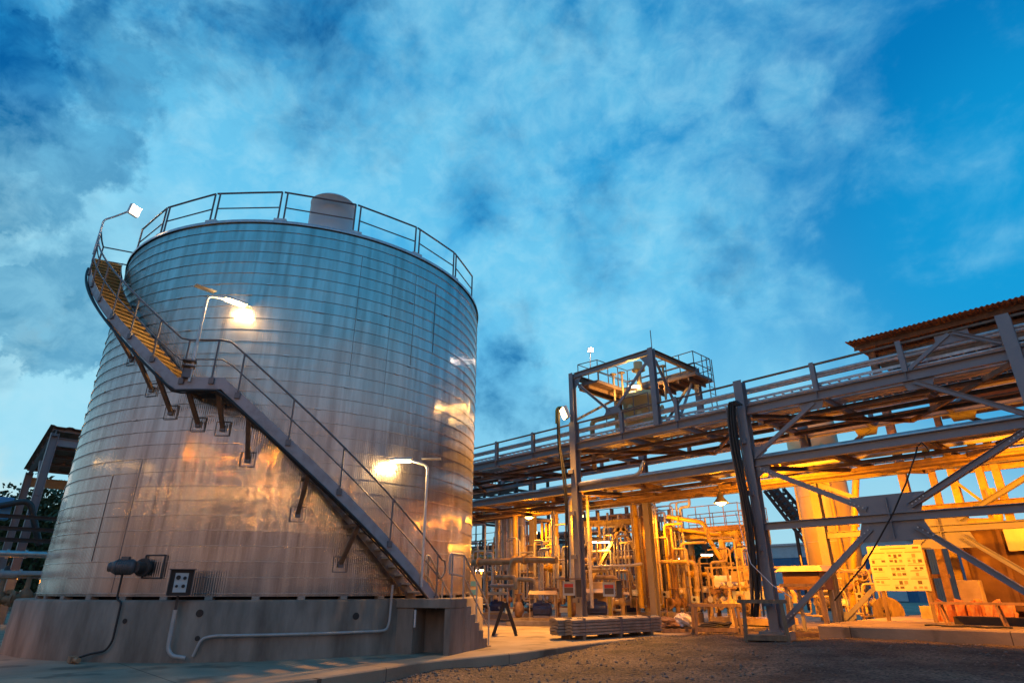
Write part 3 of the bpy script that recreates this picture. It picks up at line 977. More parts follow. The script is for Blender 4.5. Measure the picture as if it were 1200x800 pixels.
# hanging hose bundles -------------------------------------------------------
def hose_bundle(px, y, label, n=5, rail=True, w=.16):
    t = thing('hose_bundle', label, 'hoses', at(px[-1][0], px[-1][1], y=y))
    pts = [at(u, v, y=y) for u, v in px]
    for k in range(n):
        o_ = V(((k - (n - 1) / 2) * w / n * 1.5, -.05 * (k % 2), 0))
        P = [p + o_ + V((random.uniform(-.03, .03), random.uniform(-.02, .02), 0)) * (i > 0) for i, p in enumerate(pts)]
        # Catmull-Rom
        out = []
        for i in range(len(P) - 1):
            a, b, c, d = P[max(i - 1, 0)], P[i], P[i + 1], P[min(i + 2, len(P) - 1)]
            for j in range(5):
                s_ = j / 5
                out.append(.5 * ((2 * b) + (c - a) * s_ + (2 * a - 5 * b + 4 * c - d) * s_ ** 2 + (3 * b - a - 3 * c + d) * s_ ** 3))
        out.append(P[-1])
        MB().tube(out, .034, 8).build('hose', black, t)
    return t


hb = hose_bundle([(866, 475), (857, 474), (861, 520), (872, 575), (880, 620), (884, 665), (886, 700), (884, 722)], 19.05, 'thick black hose bundle hanging beside the rack column on the right', 7, w=.17)
for du in (-5.5, 6.5):
    P = [at(u + du, v, y=19.18) for u, v in [(857, 478), (863, 530), (873, 580), (882, 640), (886, 700), (889, 722)]]
    MB().tube(P, .03, 6).build('guide_rail', stair_steel, hb)
hose_bundle([(662, 482), (655, 480), (656, 520), (661, 560), (664, 600), (665, 655), (665, 690)], 19.2, 'black hose bundle hanging beside the tower column on the left', 3, w=.12)
tag(MB().pipe([at(662, 484, y=19.25), at(660, 478, y=19.25), at(653, 478, y=19.25), at(653, 496, y=19.25)], .09, .2).build('hose_elbow', pyellow), 'yellow curved elbow at the top of the hoses beside the tower', 'elbow')
# loose black cable looping down from the lower beam across the bracing
P = [at(u, v, y=19.25) for u, v in [(1075, 523), (1073, 532), (1062, 565), (1047, 600), (1028, 635), (1012, 662), (995, 682), (978, 703)]]
tag(MB().tube(P, .022, 8).build('hanging_cable', black), 'loose black cable hanging from the lower beam across the crossed braces', 'cable')
P = [at(1076, 522, y=19.3), at(1080, 518, y=19.3), at(1086, 524, y=19.3), at(1089, 530, y=19.3)]
tag(MB().tube(P, .018, 6).build('cable_tie', black), 'small black loop of cable tied on the lower beam', 'cable')
P = [at(u, v, y=19.0 - .4 * i) for i, (u, v) in enumerate([(862, 600), (880, 660), (905, 685), (928, 700)])]
tag(MB().tube(P, .012, 6).build('guy_rope', white), 'thin pale rope slanting past the foot of the right column', 'rope')

# ================================================================== TOWER ON THE RACK
tx0, tx1, ty0, ty1, tz = -16.8, -12.55, 19.5, 22.9, 10.42
tower = thing('steel_tower', 'open steel tower frame with platform rising above the pipe rack', 'tower', (tx0, ty0, 8.15))
for x, y in ((tx0, ty0), (tx1, ty0), (tx1, ty1), (tx0, ty1)):
    MB().ibeam((x, y, 8.16 if (y == ty0 and x == tx0) else 7.23), (x, y, tz), .23, .22, (0, 1, 0)).build('column', steel, tower)
for p, q_ in (((tx0 + .15, ty0), (tx1 - .15, ty0)), ((tx0 + .15, ty1), (tx1 - .15, ty1)), ((tx0, ty0 + .15), (tx0, ty1 - .15)), ((tx1, ty0 + .15), (tx1, ty1 - .15))):
    MB().ibeam((*p, tz - .14), (*q_, tz - .14), .23, .16).build('top_beam', steel if p[1] == q_[1] else steel_rusty, tower)
xm = (tx0 + tx1) / 2; ymid = (ty0 + ty1) / 2
for (a, b) in (((tx0 + .2, ty0, tz - .45), (xm - .1, ty0, 8.25)), ((tx1 - .2, ty0, tz - .45), (xm + .1, ty0, 8.25)), ((tx1, ty0 + .2, tz - .45), (tx1, ymid - .1, 8.0)), ((tx1, ty1 - .2, tz - .45), (tx1, ymid + .1, 8.0)), ((tx0, ty0 + .15, 8.3), (tx0, ty1 - .2, tz - .5)), ((tx0 + .2, ty1, tz - .45), (xm - .1, ty1, 8.0)), ((tx1 - .2, ty1, tz - .45), (xm + .1, ty1, 8.0))):
    g = MB(); g.channel(a, b, .11, .05, (0, 0, 1)); g.build('diagonal_brace', steel, tower)
g = MB()
g.prism([(xm - .45, ty0 - .01, 8.12), (xm + .45, ty0 - .01, 8.12), (xm + .2, ty0 - .01, 8.42), (xm - .2, ty0 - .01, 8.42)], (0, .02, 0))
for sx2, x in ((1, tx0), (-1, tx1)):
    g.build('gusset_plate', steel, tower); g = MB(); g.prism([(x + sx2 * .15, ty0 - .012, tz - .28), (x + sx2 * .55, ty0 - .012, tz - .28), (x + sx2 * .15, ty0 - .012, tz - .8)], (0, .024, 0))
g.build('gusset_plate', steel, tower)
# platform below the top beams, open at the front centre round the vessel head
for (xa_, xb_, ya_, yb_) in ((tx0 + .15, tx0 + 1.25, ty0 + .2, ty1 + .5), (tx0 + 1.25, tx1 + .5, ty1 - .9, ty1 + .5)):
    g = MB(); g.box((xa_, ya_, tz - .66), (xb_, yb_, tz - .62))
    x = xa_ + .1
    while x < xb_:
        g.cbox((x, (ya_ + yb_) / 2, tz - .74), (.07, yb_ - ya_ - .02, .158)); x += .5
    g.build('platform_deck', steel_rusty, tower)


def railing(pts, z, t, h=1.05, m=stair_steel, step=.75, name='platform_rail', r=.021):
    g = MB()
    for i in range(len(pts) - 1):
        a, b = V((*pts[i], z)), V((*pts[i + 1], z))
        for zz in (h, h * .5):
            g.tube([a + Z * zz, b + Z * zz], r, 6)
        g.bar(a + Z * .06, b + Z * .06, .012, .12)
        n_ = max(1, round((b - a).length / step))
        for k in range(n_ + (i == len(pts) - 2)):
            p = a.lerp(b, k / n_)
            g.tube([p, p + Z * h], r, 6)
    return g.build(name, m, t)


TD = tz - .62
railing([(tx0 + 1.25, ty1 - .9), (tx0 + 1.2, ty0 + .35), (tx0 + .2, ty0 + .2), (tx0 + .2, ty1 + .5)], TD, tower)
railing([(tx1 + .45, ty1 - .9), (tx0 + 1.25, ty1 - .9)], TD, tower)
railing([(tx1 + .45, ty1 - .9), (tx1 + .45, ty1 + .5), (tx0 + .2, ty1 + .5)], TD, tower)
# caged ladder on the far right corner
lg = MB()
for k in (-.22, .22):
    lg.tube([(tx1 + .62, ty1 + .1 + k, 7.2), (tx1 + .62, ty1 + .1 + k, tz + .3)], .022, 6)
for k in range(11):
    lg.tube([(tx1 + .62, ty1 - .12, 7.3 + k * .3), (tx1 + .62, ty1 + .32, 7.3 + k * .3)], .014, 6)
lg.build('ladder', stair_steel, tower)
# vessel in the tower
vp = V((-14.55, 21.45, 7.25))
ves = thing('reactor_vessel', 'squat cream vessel with bolted lid standing inside the steel tower', 'vessel', vp)
MB().lathe(vp, [(.8, 0), (.8, 1.75), (.88, 1.76), (.88, 1.95), (.8, 1.96), (.7, 2.1), (.4, 2.2), (.01, 2.22)], 36).build('vessel_body', cream, ves)
for k in range(9):
    a = radians(-150 + k * 22)
    p = vp + V((cos(a), sin(a), 0)) * .78 + Z * (1.3 if k % 2 else .95)
    d = V((cos(a), sin(a), 0))
    g = MB(); g.cyl(p, p + d * .22, .07, n=10); g.cyl(p + d * .2, p + d * .25, .12, n=12); g.build('nozzle', cream, ves)
g = MB(); g.cyl(vp + Z * 2.15, vp + Z * 3.2, .11); g.cyl(vp + Z * 3.2, vp + Z * 3.28, .3, n=16); g.cyl(vp + Z * 3.28, vp + Z * 3.6, .2)
g.build('stirrer_shaft', cream, ves)
railing([(vp.x - 1.1, vp.y - 1.1), (vp.x + 1.1, vp.y - 1.1)], vp.z + .75, ves, .95, name='guard_rail')
p = vp + V((.25, -.35, 2.35)) + Z * .6
for (dx, dy, h) in ((-1.15, -.35, 1.1), (-1.0, .1, 1.4), (.95, .5, 1.2)):
    q_ = V((vp.x + dx, vp.y + dy, 9.9))
    g = MB(); g.cyl(q_ - Z * .9, q_ + Z * h * .5, .05); g.lathe(q_ + Z * h * .5, [(.05, 0), (.16, .02), (.16, .06), (.03, .1)], 12)
    tag(g.build('vent_stack', pcream), {-1.15: 'cream mushroom vent left of the vessel on the tower', -1.0: 'taller cream mushroom vent behind the tower vessel', .95: 'cream mushroom vent right of the tower vessel'}[dx], 'vent')
g = MB(); g.tube([(-13.9, 21.7, 10.1), (-13.9, 21.7, 12.3)], .02, 6)
tag(g.build('lightning_rod', stair_steel), 'thin lightning rod sticking up from the tower top', 'rod')
# manifold between the vessel and the rack
for k, (u, v, r) in enumerate([(694, 500, .12), (722, 480, .1)]):
    p = at(u, v, y=22.2)
    tag(MB().pipe([p - Z * 2, p + Z * .3, p + Z * .3 + V((1.4, 0, 0))], r).build('process_pipe', pcream), ('cream' if k else 'thicker cream') + ' elbow pipe beside the tower vessel, ' + ('right one' if k else 'left one'), 'pipe')

# ------------------------------------------------------------------ lamps of the plant
def head_lamp(kind, label, p, aim, power, glass=lampglass, color=SOD, arm=None, size=.34, cat='lamp', hang=0., spot=None):
    t = thing(kind, label, cat, p)
    aim = V(aim).normalized(); s1 = aim.orthogonal().normalized() if abs(aim.z) > .95 else aim.cross(Z).normalized(); s2 = s1.cross(aim)
    if kind == 'pendant_lamp':
        MB().lathe(p, [(.05, .42), (.09, .36), (.13, .2), (.27, .02), (.28, 0)], 24, close=False).build('lamp_shade', dark, t)
        MB().lathe(p, [(.001, -.09), (.10, -.07), (.19, .0), (.2, .02)], 20).build('lamp_bulb', glass, t)
        MB().tube([p + Z * .4, p + Z * (.4 + hang)], .016, 6).build('hanger', dark, t)
    elif kind == 'tube_lamp':
        MB().cbox(p + Z * .06, (size + .1, .18, .07), (s1, aim, s2) if abs(aim.z) < .95 else (RT, RT.cross(Z), Z)).build('lamp_housing', galv, t)
        MB().cbox(p, (size, .09, .05), (RT, RT.cross(Z), Z)).build('lamp_tube', glass, t)
        if hang:
            g = MB()
            for k in (-size * .4, size * .4): g.tube([p + RT * k + Z * .09, p + RT * k + Z * hang], .01, 6)
            g.build('hanger', dark, t)
    else:
        MB().cbox(p - aim * .06, (size * 1.15, size, .16), (s1, s2, aim)).build('lamp_housing', galv, t, .015)
        MB().cbox(p + aim * .03, (size, size * .85, .05), (s1, s2, aim)).build('lamp_glass', glass, t)
        if arm is not None:
            MB().tube([p - aim * .14, V(arm)], .025, 8).build('arm', steel, t)
    if spot: lamp('SPOT', p + aim * (.4 if kind == 'pendant_lamp' else .16), power, color, t, spot, .15, .6, 88)
    else: lamp('POINT', p + aim * .16 if kind != 'pendant_lamp' else p - Z * .16, power, color, t, size=.12)
    return t


DN = V((0, 0, -1))
p = at(661, 484, y=19.1)
head_lamp('flood_lamp', 'glaring orange flood lamp on the left column of the steel tower', p, (-.5, -.75, -.35), 15000, color=(1, .40, .05), spot=(.1, -.5, -.86), arm=(tx0, ty0 - .14, 8.35), size=.52)
p = at(692, 410, y=22.0)
head_lamp('flood_lamp', 'small white flood lamp above the railing of the steel tower', p, (.6, -.6, -.3), 90, whiteglass, (1, .72, .5), arm=p + V((-.15, .1, -.9)), size=.24)
head_lamp('tube_lamp', 'lit tube lamp under the platform of the steel tower', at(743, 453, y=21.0), DN, 700, tubeglass, (1, .45, .09), hang=.4, size=.45)
head_lamp('pendant_lamp', 'bell-shaped orange lamp hanging below the rack left of the hose bundle', at(845, 589, y=22), DN, 330, hang=.55)
head_lamp('pendant_lamp', 'round orange lamp below the rack near the tank', at(620, 606, y=22.6), DN, 560, hang=.25)
head_lamp('tube_lamp', 'long lit tube lamp beside the yellow A-frame', at(704, 635, y=25.4), DN, 330, tubeglass, (1, .34, .02), hang=1.2, size=.85)
head_lamp('tube_lamp', 'lit tube lamp in front of the far trees', at(829, 650, y=36), DN, 380, tubeglass, (1, .34, .02), hang=.3, size=.75)
head_lamp('tube_lamp', 'small lit tube lamp behind the middle risers', at(792, 654, y=33), DN, 280, tubeglass, (1, .34, .02), hang=.3, size=.5)
head_lamp('tube_lamp', 'lit tube lamp low behind the left riser pipes', at(563, 668, y=27), DN, 400, tubeglass, (1, .34, .02), hang=.3, size=.6)
# added fill lamps, out of sight behind the columns, to light plant and slab
for (x, y, z, P_, lb) in [(-1.6, Y0, 4.4, 3400, 'added orange fill lamp on the back of the right front rack column'), (-9.1, Y0, 4.4, 4500, 'added orange fill lamp on the back of the front rack column beside the hoses'), (-16.8, Y0, 4.2, 420, 'added orange fill lamp on the back of the front column below the tower'),
                          (-1.6, Y1, 4.6, 2300, 'added orange fill lamp on the back of the right rear rack column'), (-9.1, Y1, 4.6, 5200, 'added orange fill lamp on the back of the rear rack column beside the vessel'), (-16.8, Y1, 4.3, 750, 'added orange fill lamp on the back of the rear column behind the tower'),
                          (-24.4, Y1, 4.3, 800, 'added orange fill lamp on the back of the rear column near the tank'), (5.9, Y1, 4.6, 1200, 'added orange fill lamp on the rear rack column outside the right edge')]:
    t = thing('hidden_fill_lamp', lb, 'lamp', (x, y + .17, z), 0, 'added fill lamps on the rack columns')
    MB().box((x - .09, y + .163, z - .13), (x + .09, y + .22, z + .13)).build('lamp_base', galv, t)
    MB().lathe((x, y + .222, z), [(.08, 0), (.075, .05), (.04, .09), (.01, .1)], 16, (0, 1, 0)).build('lamp_glass', lampglass, t)
    if y == Y0 and x > -10: lamp('SPOT', (x, y + .34, z), P_, SOD, t, (0, .8, -.45), .1, .6, 165)
    elif y == Y1: lamp('SPOT', (x, y + .34, z), P_, SOD, t, (0, .75, -.75), .1, .5, 158)
    else: lamp('POINT', (x, y + .42, z), P_, SOD, t, size=.1)

# ================================================================== PROCESS PLANT UNDER AND BEHIND THE RACK
def flange(g, p, d, r):
    d = V(d).normalized(); g.cyl(V(p) - d * .03, V(p) + d * .03, r, n=14)


def riser(u, v0, v1, y, w, m, label, group, elbow=None, out=.9):
    """upright pipe; w = width in photo pixels, turned into metres at its distance"""
    base = at(u, v1, y=y); base.z = max(base.z, 0)
    topz = at(u, v0, y=y).z
    dist = (base - V((0, 0, EYE))).length
    r = w / 757 * dist / 2
    t = thing('riser_pipe', label, 'pipe', base, 0, group)
    pts = [base, V((base.x, base.y, topz))]
    if elbow:
        e = V(elbow).normalized() * out
        pts = [base, V((base.x, base.y, topz - r)), V((base.x, base.y, topz - r)) + e]
    MB().pipe(pts, r, r * 3.2, 12).build('pipe_run', m, t)
    for k in (.12, .55, .86):
        g = MB(); flange(g, base.lerp(V((base.x, base.y, topz)), k), Z, r * (1.35 if r > .04 else 1.6)); g.build('flange', m, t)
    return t


GR1 = 'risers under the left rack bay'
for a in [
    (584, 588, 668, 24.0, 8, alu, 'silver clad riser, leftmost of three standing tight together near the tank', None),
    (591, 587, 668, 24.0, 7, alu, 'silver clad riser, middle one of three standing tight together near the tank', None),
    (597.5, 586, 668, 24.0, 6, alu, 'silver clad riser, right one of three standing tight together near the tank', None),
    (604, 588, 700, 23.4, 7, pcream, 'cream riser with an elbow to the right beside the silver risers', (1, .1, 0)),
    (612, 594, 668, 25.6, 9, pgrey, 'thick grey riser just left of the yellow-lit rack column', None),
    (636, 612, 668, 26, 3, pyellow, 'thin yellow riser, left one of three right of the rack column', None),
    (641, 613, 668, 26, 3, pyellow, 'thin yellow riser, middle one of three right of the rack column', None),
    (646, 612, 668, 26, 3, pyellow, 'thin yellow riser, right one of three right of the rack column', None),
    (649.5, 582, 660, 22.5, 5, alu, 'slim silver riser with an elbow left of the black hoses', (1, .2, 0)),
    (653.5, 598, 668, 25.5, 5, pyellow, 'thick yellow riser left of the black hoses', None),
    (672, 577, 690, 20.6, 7, alu, 'silver riser with rounded top in front of the tower column', (.7, .8, 0)),
    (694, 573, 712, 20.9, 4, galv, 'tall thin galvanised riser with hooked top right of the tower column', (.6, .8, 0)),
    (706, 600, 690, 27, 3, pyellow, 'thin yellow riser behind the A-frame, left of its apex', None),
    (717, 600, 690, 28, 3, pcream, 'thin cream riser behind the A-frame, below its apex', None)]:
    riser(*a[:7], GR1, a[7])
GR2 = 'cluster of risers in the middle of the plant'
cl = [(748, 590, 700, 25, 4, pcream), (752.5, 588, 712, 24.6, 6, pyellow), (757, 590, 714, 26.2, 5, dark), (761, 588, 712, 25.2, 5, prust), (766, 587, 715, 24.8, 7, pcream), (770.5, 585, 715, 27, 5, dark),
      (774, 590, 714, 26.5, 3, pcream), (777.5, 586, 712, 26, 3, pyellow), (781, 610, 712, 26.5, 3, dark), (786, 612, 700, 26, 3, pyellow), (790, 614, 700, 27, 3, prust), (794, 612, 700, 26.4, 4, prust), (799, 615, 716, 28, 5, pyellow), (805, 640, 716, 27.2, 5, pcream), (811, 645, 716, 27.5, 5, prust), (818, 650, 716, 28.5, 4, pyellow), (826, 655, 716, 28.3, 3, pcream)]
for i, (u, v0, v1, y, w, m) in enumerate(cl):
    c = {pcream.name: 'cream', pyellow.name: 'yellow', dark.name: 'black', prust.name: 'rusty'}[m.name]
    tl = 'tall' if v0 < 600 else 'mid-height' if v0 < 630 else 'short'
    riser(u, v0, v1, y, w, m, f'{tl} {c} riser, {ORD[i]} from the left in the dense middle riser cluster', GR2, (1, .3, 0) if i in (2, 9) else None)


def run(pxs, y, w, m, label, flanges=True, group='level pipe runs of the plant', dy=0.):
    pts = [at(u, v, y=y + dy * i) for i, (u, v) in enumerate(pxs)]
    dist = (pts[0] - V((0, 0, EYE))).length
    r = w / 757 * dist / 2
    t = thing('pipe_run', label, 'pipe', pts[0], 0, group)
    MB().pipe(pts, r, r * 3, 12).build('pipe_body', m, t)
    if flanges:
        for i in range(len(pts) - 1):
            d = pts[i + 1] - pts[i]
            if d.length > r * 12:
                g = MB(); flange(g, pts[i].lerp(pts[i + 1], .3), d, r * 1.5); flange(g, pts[i].lerp(pts[i + 1], .3) + d.normalized() * .061, d, r * 1.5); g.build('flange', m, t)
    return t


run([(545, 659), (601, 657), (603, 653), (604, 700)], 22.6, 7, pcream, 'thick cream pipe leaving the tank side and turning down by the pumps')
run([(600, 684), (600, 655), (652, 656)], 21.8, 7, pcream, 'cream pipe rising then running right toward the black hoses')
run([(545, 646), (586, 647)], 25.5, 5, pyellow, 'yellow pipe showing at the right edge of the tank, upper one')
run([(545, 653), (588, 655)], 26, 5, pyellow, 'yellow pipe showing at the right edge of the tank, lower one')
run([(607, 588), (634, 592), (636, 586)], 23.6, 6, pyellow, 'yellow pipe bending up under the lower deck near the round lamp')
run([(558, 590), (559, 602), (585, 604)], 22.8, 5, pcream, 'cream hook-shaped pipe below the lower deck beside the tank, outer')
run([(568, 588), (569, 600), (585, 602)], 23.2, 4, pcream, 'cream hook-shaped pipe below the lower deck beside the tank, inner')
run([(606, 606), (648, 610)], 26, 4, pcream, 'cream pipe level with the round lamp near the tank')
run([(636, 665), (668, 665)], 24.4, 7, pyellow, 'thick yellow header pipe behind the black hoses')
run([(575, 686), (606, 686)], 21, 4, pgrey, 'grey pipe at knee height beside the entry steps')
run([(582, 676), (604, 676), (606, 690)], 20.6, 6, pcream, 'cream pipe above the pumps beside the entry steps')
run([(607, 690), (607, 678), (628, 679), (629, 700)], 20.4, 5, pcream, 'cream pipe arching over the left pump')
run([(657, 700), (657, 677), (664, 677)], 20.6, 5, pcream, 'cream pipe standing right of the left pump')
run([(690, 664), (742, 662), (752, 660)], 24, 3, galv, 'thin galvanised pipe at head height across the A-frame')
run([(782, 605), (826, 612), (830, 630), (845, 655)], 26.5, 5, pyellow, 'yellow pipe under the right platform bending steeply down')
run([(780, 618), (843, 626)], 27, 4, pyellow, 'yellow pipe along the underside of the right platform')
run([(776, 658), (815, 658), (817, 680), (818, 715)], 26, 5, pcream, 'cream pipe turning down beside the middle risers')
run([(800, 672), (836, 673), (838, 700)], 27.2, 5, pyellow, 'yellow pipe turning down left of the valve skid')
run([(700, 676), (722, 676), (724, 690)], 23.5, 5, pcream, 'cream pipe above the tan cabinet')
run([(545, 676), (575, 677)], 24, 5, pcream, 'cream pipe low behind the step handrail')
run([(630, 596), (632, 577), (640, 575)], 24.8, 4, pcream, 'cream pipe stub rising into the lower deck')
run([(684, 655), (742, 652)], 27.5, 4, pcream, 'cream header pipe behind the tube lamp')
run([(692, 690), (745, 688)], 28, 5, prust, 'rusty pipe low behind the tan cabinet')
run([(640, 690), (668, 692)], 22.5, 4, prust, 'rusty pipe low between the two pumps')
run([(880, 690), (930, 692), (932, 706)], 27, 5, pcream, 'cream pipe low behind the foot of the right column')

# ---- frames: yellow-lit A-frame, far process structures, platform with railing
af = thing('a_frame', 'tall cream A-frame support with a gusset at its apex', 'frame', at(692, 700, y=25.8))
for (a, b) in (((727, 618), (690, 688)), ((731, 618), (757, 668))):
    MB().ibeam(at(*a, y=25.8), at(*b, y=25.8), .2, .16, (0, 1, 0)).build('leg', pcream, af)
ap = at(728, 620, y=25.8)
g = MB(); g.prism([ap + V((-.5, -.1, -.1)), ap + V((.5, -.1, -.1)), ap + V((.25, -.1, .25)), ap + V((-.25, -.1, .25))], (0, .03, 0)); g.build('gusset_plate', pcream, af)
MB().ibeam(at(684, 614, y=25.9), at(762, 610, y=25.9), .3, .2).build('cross_beam', pcream, af)
for u in (690, 752):
    a, b = at(u, 614, y=25.9), at(u, 690, y=25.9)
    b.x = a.x; b.z = 0
    MB().ibeam(a, b, .2, .2, (0, 1, 0)).build('column', pcream, af)


def frame(label, x0, x1, y0, y1, levels, nx_, m, cat='steel frame', rails=True, brace=True, w=.18, loose=True):
    t = thing('process_structure', label, cat, (x0, y0, 0))
    for i in range(nx_ + 1):
        x = x0 + (x1 - x0) * i / nx_
        for y in (y0, y1):
            MB().ibeam((x, y, 0), (x, y, levels[-1] + .6), w, w, (0, 1, 0)).build('column', m, t)
    for z in levels:
        for y in (y0, y1):
            MB().ibeam((x0 - .2, y, z), (x1 + .2, y, z), w * 1.2, w * .8).build('level_beam', m, t)
        for i in range(nx_ + 1):
            x = x0 + (x1 - x0) * i / nx_
            MB().ibeam((x, y0, z - .01), (x, y1, z - .01), w, w * .8).build('cross_beam', m, t)
        if rails:
            railing([(x0, y0 - .12), (x1, y0 - .12)], z + .1, t, 1.0, m, 1.1)
    if brace:
        for k in range(len(levels)):
            za = 0 if k == 0 else levels[k - 1]
            i = k % nx_
            xa_, xb_ = x0 + (x1 - x0) * i / nx_, x0 + (x1 - x0) * (i + 1) / nx_
            MB().bar((xa_, y0 + .05, za + .1), (xb_, y0 + .05, levels[k] - .1), .07, .07).build('brace', m, t)
    return t


p0, p1 = at(548, 690, y=31), at(604, 690, y=31)
frame('dark multi-level scaffold frame beside the right edge of the tank', p0.x, p1.x, 31, 34.5, [2.4, 4.2, 6.2, 8.2, 9.8], 3, dark)
p0, p1 = at(612, 690, y=37), at(676, 690, y=37)
ff = frame('distant low steel frame carrying stacked pipes behind the round lamp', p0.x, p1.x, 37, 41, [1.9, 3.6, 5.2], 3, dark, rails=False)
for k, z in enumerate((1.9, 3.6, 5.2)):
    for j in range(3):
        g = MB(); g.cyl((p0.x - 2, 37.4 + j, z + .32), (p1.x + 4, 37.4 + j, z + .32), .16 - .03 * j, n=12)
        tag(g.build('far_pipe', (pgrey, prust, alu)[j]), f"{('grey', 'rusty', 'silver')[j]} pipe on the {('lowest', 'middle', 'top')[k]} shelf of the distant low pipe frame", 'pipe', 'pipes on the distant low frame')
p0, p1 = at(688, 690, y=32), at(760, 690, y=32)
frame('steel frame of grey posts behind the A-frame', p0.x, p1.x, 32, 35, [1.7, 3.3, 5.6], 4, steel_rusty)
# raised platform with railing on the right of the riser cluster
pa, pb = at(800, 622, y=27.5), at(868, 622, y=27.5)
zt = pa.z
pf = thing('work_platform', 'raised steel platform with railing and ladder right of the riser cluster', 'platform', (pa.x, 27.5, 0))
g = MB(); g.box((pa.x - 1.4, 27.5, zt - .12), (pb.x, 30.5, zt)); g.build('deck', prust, pf)
for x in (pa.x - 1.3, (pa.x + pb.x) / 2 + .4, pb.x - .3):
    MB().ibeam((x, 27.7, 0), (x, 27.7, zt - .12), .22, .22, (0, 1, 0)).build('column', pcream, pf)
    MB().ibeam((x, 30.3, 0), (x, 30.3, zt - .12), .22, .22, (0, 1, 0)).build('column', pcream, pf)
MB().ibeam((pa.x - 1.4, 27.7, zt - .27), (pb.x, 27.7, zt - .27), .26, .2).build('edge_beam', pcream, pf)
MB().ibeam((pa.x - 1.4, 30.3, zt - .27), (pb.x, 30.3, zt - .27), .26, .2).build('edge_beam', pcream, pf)
railing([(pa.x - 1.4, 27.52), (pb.x, 27.52), (pb.x, 30.48)], zt, pf, 1.1, prust, .8)
railing([(pa.x - 1.4, 30.48), (pb.x, 30.48)], zt, pf, 1.1, prust, .8)
for (k, x) in ((0, (pa.x + pb.x) / 2 + .4),):
    MB().bar((x, 27.6, zt - 1.5), (x + 1.2, 27.6, zt - .3), .09, .09).build('knee_brace', prust, pf)
x0 = pb.x + .25
g = MB()
for k in (0, .5): g.tube([(x0 + k, 27.4, 0), (x0 + k, 27.4, zt + 1.1)], .03, 6)
for k in range(int((zt + 1) / .3)): g.tube([(x0, 27.4, .25 + k * .3), (x0 + .5, 27.4, .25 + k * .3)], .016, 6)
g.build('ladder', pyellow, pf)
g = MB()
zz = 2.3
while zz < zt + 1.1:
    g.tube([(x0 + .25 + .38 * cos(a_), 27.4 - .38 * sin(a_) - .02, zz) for a_ in [i * pi / 8 for i in range(9)]], .014, 5); zz += .6
for i in (1, 4, 7):
    a_ = i * pi / 8
    g.tube([(x0 + .25 + .38 * cos(a_), 27.4 - .38 * sin(a_) - .02, 2.3), (x0 + .25 + .38 * cos(a_), 27.4 - .38 * sin(a_) - .02, zt + 1.1)], .014, 5)
g.build('ladder_cage', pyellow, pf)
# traffic-light shaped beacon and lamp post beyond
p = at(826, 637, y=40)
g = MB(); g.cbox(p + Z * .1, (.35, .3, 1.0)); tb = thing('signal_box', 'small black signal box on a thin post in front of the trees', 'signal', V((p.x, p.y, 0)))
g.build('box_body', black, tb); MB().tube([(p.x, p.y, 0), (p.x, p.y, p.z)], .05, 8).build('post', dark, tb)
p = at(882, 640, y=44)
q1, q2 = at(873, 580, y=44), at(866, 572, y=44)
lp = thing('lamp_post', 'tall thin unlit lamp post behind the work platform', 'lamp post', V((p.x, p.y, 0)))
MB().pipe([(p.x, p.y, 0), V((p.x, p.y, q1.z)), V((q2.x, p.y, q2.z))], .06, .4).build('pole', galv, lp)
MB().cbox((q2.x - .2, p.y, q2.z), (.6, .25, .12)).build('lamp_head', galv, lp)

# ---- valve stands, pumps, cabinets ----------------------------------------
def valve(label, loc, rz, s, m=prust):
    t = thing('valve', label, 'valve', (0, 0, 0), 0, 'hand valves among the plant pipes')
    g = MB(); g.cyl((0, 0, 0), (0, 0, .55), .07); g.cyl((-.3, 0, .55), (.3, 0, .55), .08); g.cyl((-.3, 0, .55), (-.25, 0, .55), .15); g.cyl((.25, 0, .55), (.3, 0, .55), .15); g.lathe((0, 0, .55), [(.01, -.14), (.13, -.06), (.13, .08), (.05, .16), (.04, .42)], 14)
    g.build('valve_body', m, t)
    g = MB(); g.tube([(.2 * cos(a), .2 * sin(a), .95) for a in [i * pi / 9 for i in range(19)]], .018, 6)
    for k in range(3): g.tube([(.2 * cos(k * 2.1), .2 * sin(k * 2.1), .95), (0, 0, .95)], .012, 5)
    g.build('hand_wheel', prust, t)
    t.location = loc; t.rotation_euler = (0, 0, rz); t.scale = (s, s, s)
    return t


vpos = [(580, 712, 'cream', 'by the foot of the entry step handrail'), (596, 706, 'rusty', 'left of the left pump'), (655, 712, 'rusty', 'between the two pumps'), (742, 716, 'rusty', 'left of the middle riser feet'), (730, 712, 'cream', 'right of the tan cabinet'), (795, 718, 'rusty', 'between the two riser footings'), (832, 716, 'cream', 'left of the valve skid'), (842, 712, 'rusty', 'under the valve skid'), (857, 714, 'cream', 'behind the timber stand'), (748, 708, 'cream', 'in front of the riser cluster'), (1000, 722, 'rusty', 'in front of the tall vessel'), (1012, 716, 'cream', 'right of the tall vessel legs'), (968, 720, 'cream', 'left of the tall vessel legs'), (570, 704, 'rusty', 'behind the step handrail')]
v0_ = None
for i, (u, v, c, w) in enumerate(vpos):
    p = at(u, v, y=25 + (i % 4) * .8 if u < 900 else 31); p.z = 0
    lb = f'{c} hand valve with a wheel standing {w}'
    if i < 2:
        vv = valve(lb, p, i * .7, 1.5, pcream if c == 'cream' else prust)
        if i == 0: vc = vv
        else: vr = vv
    else:
        n_ = dup(vc if c == 'cream' else vr, p, i * .9, lb); n_.scale = (1.5, 1.5, 1.5)


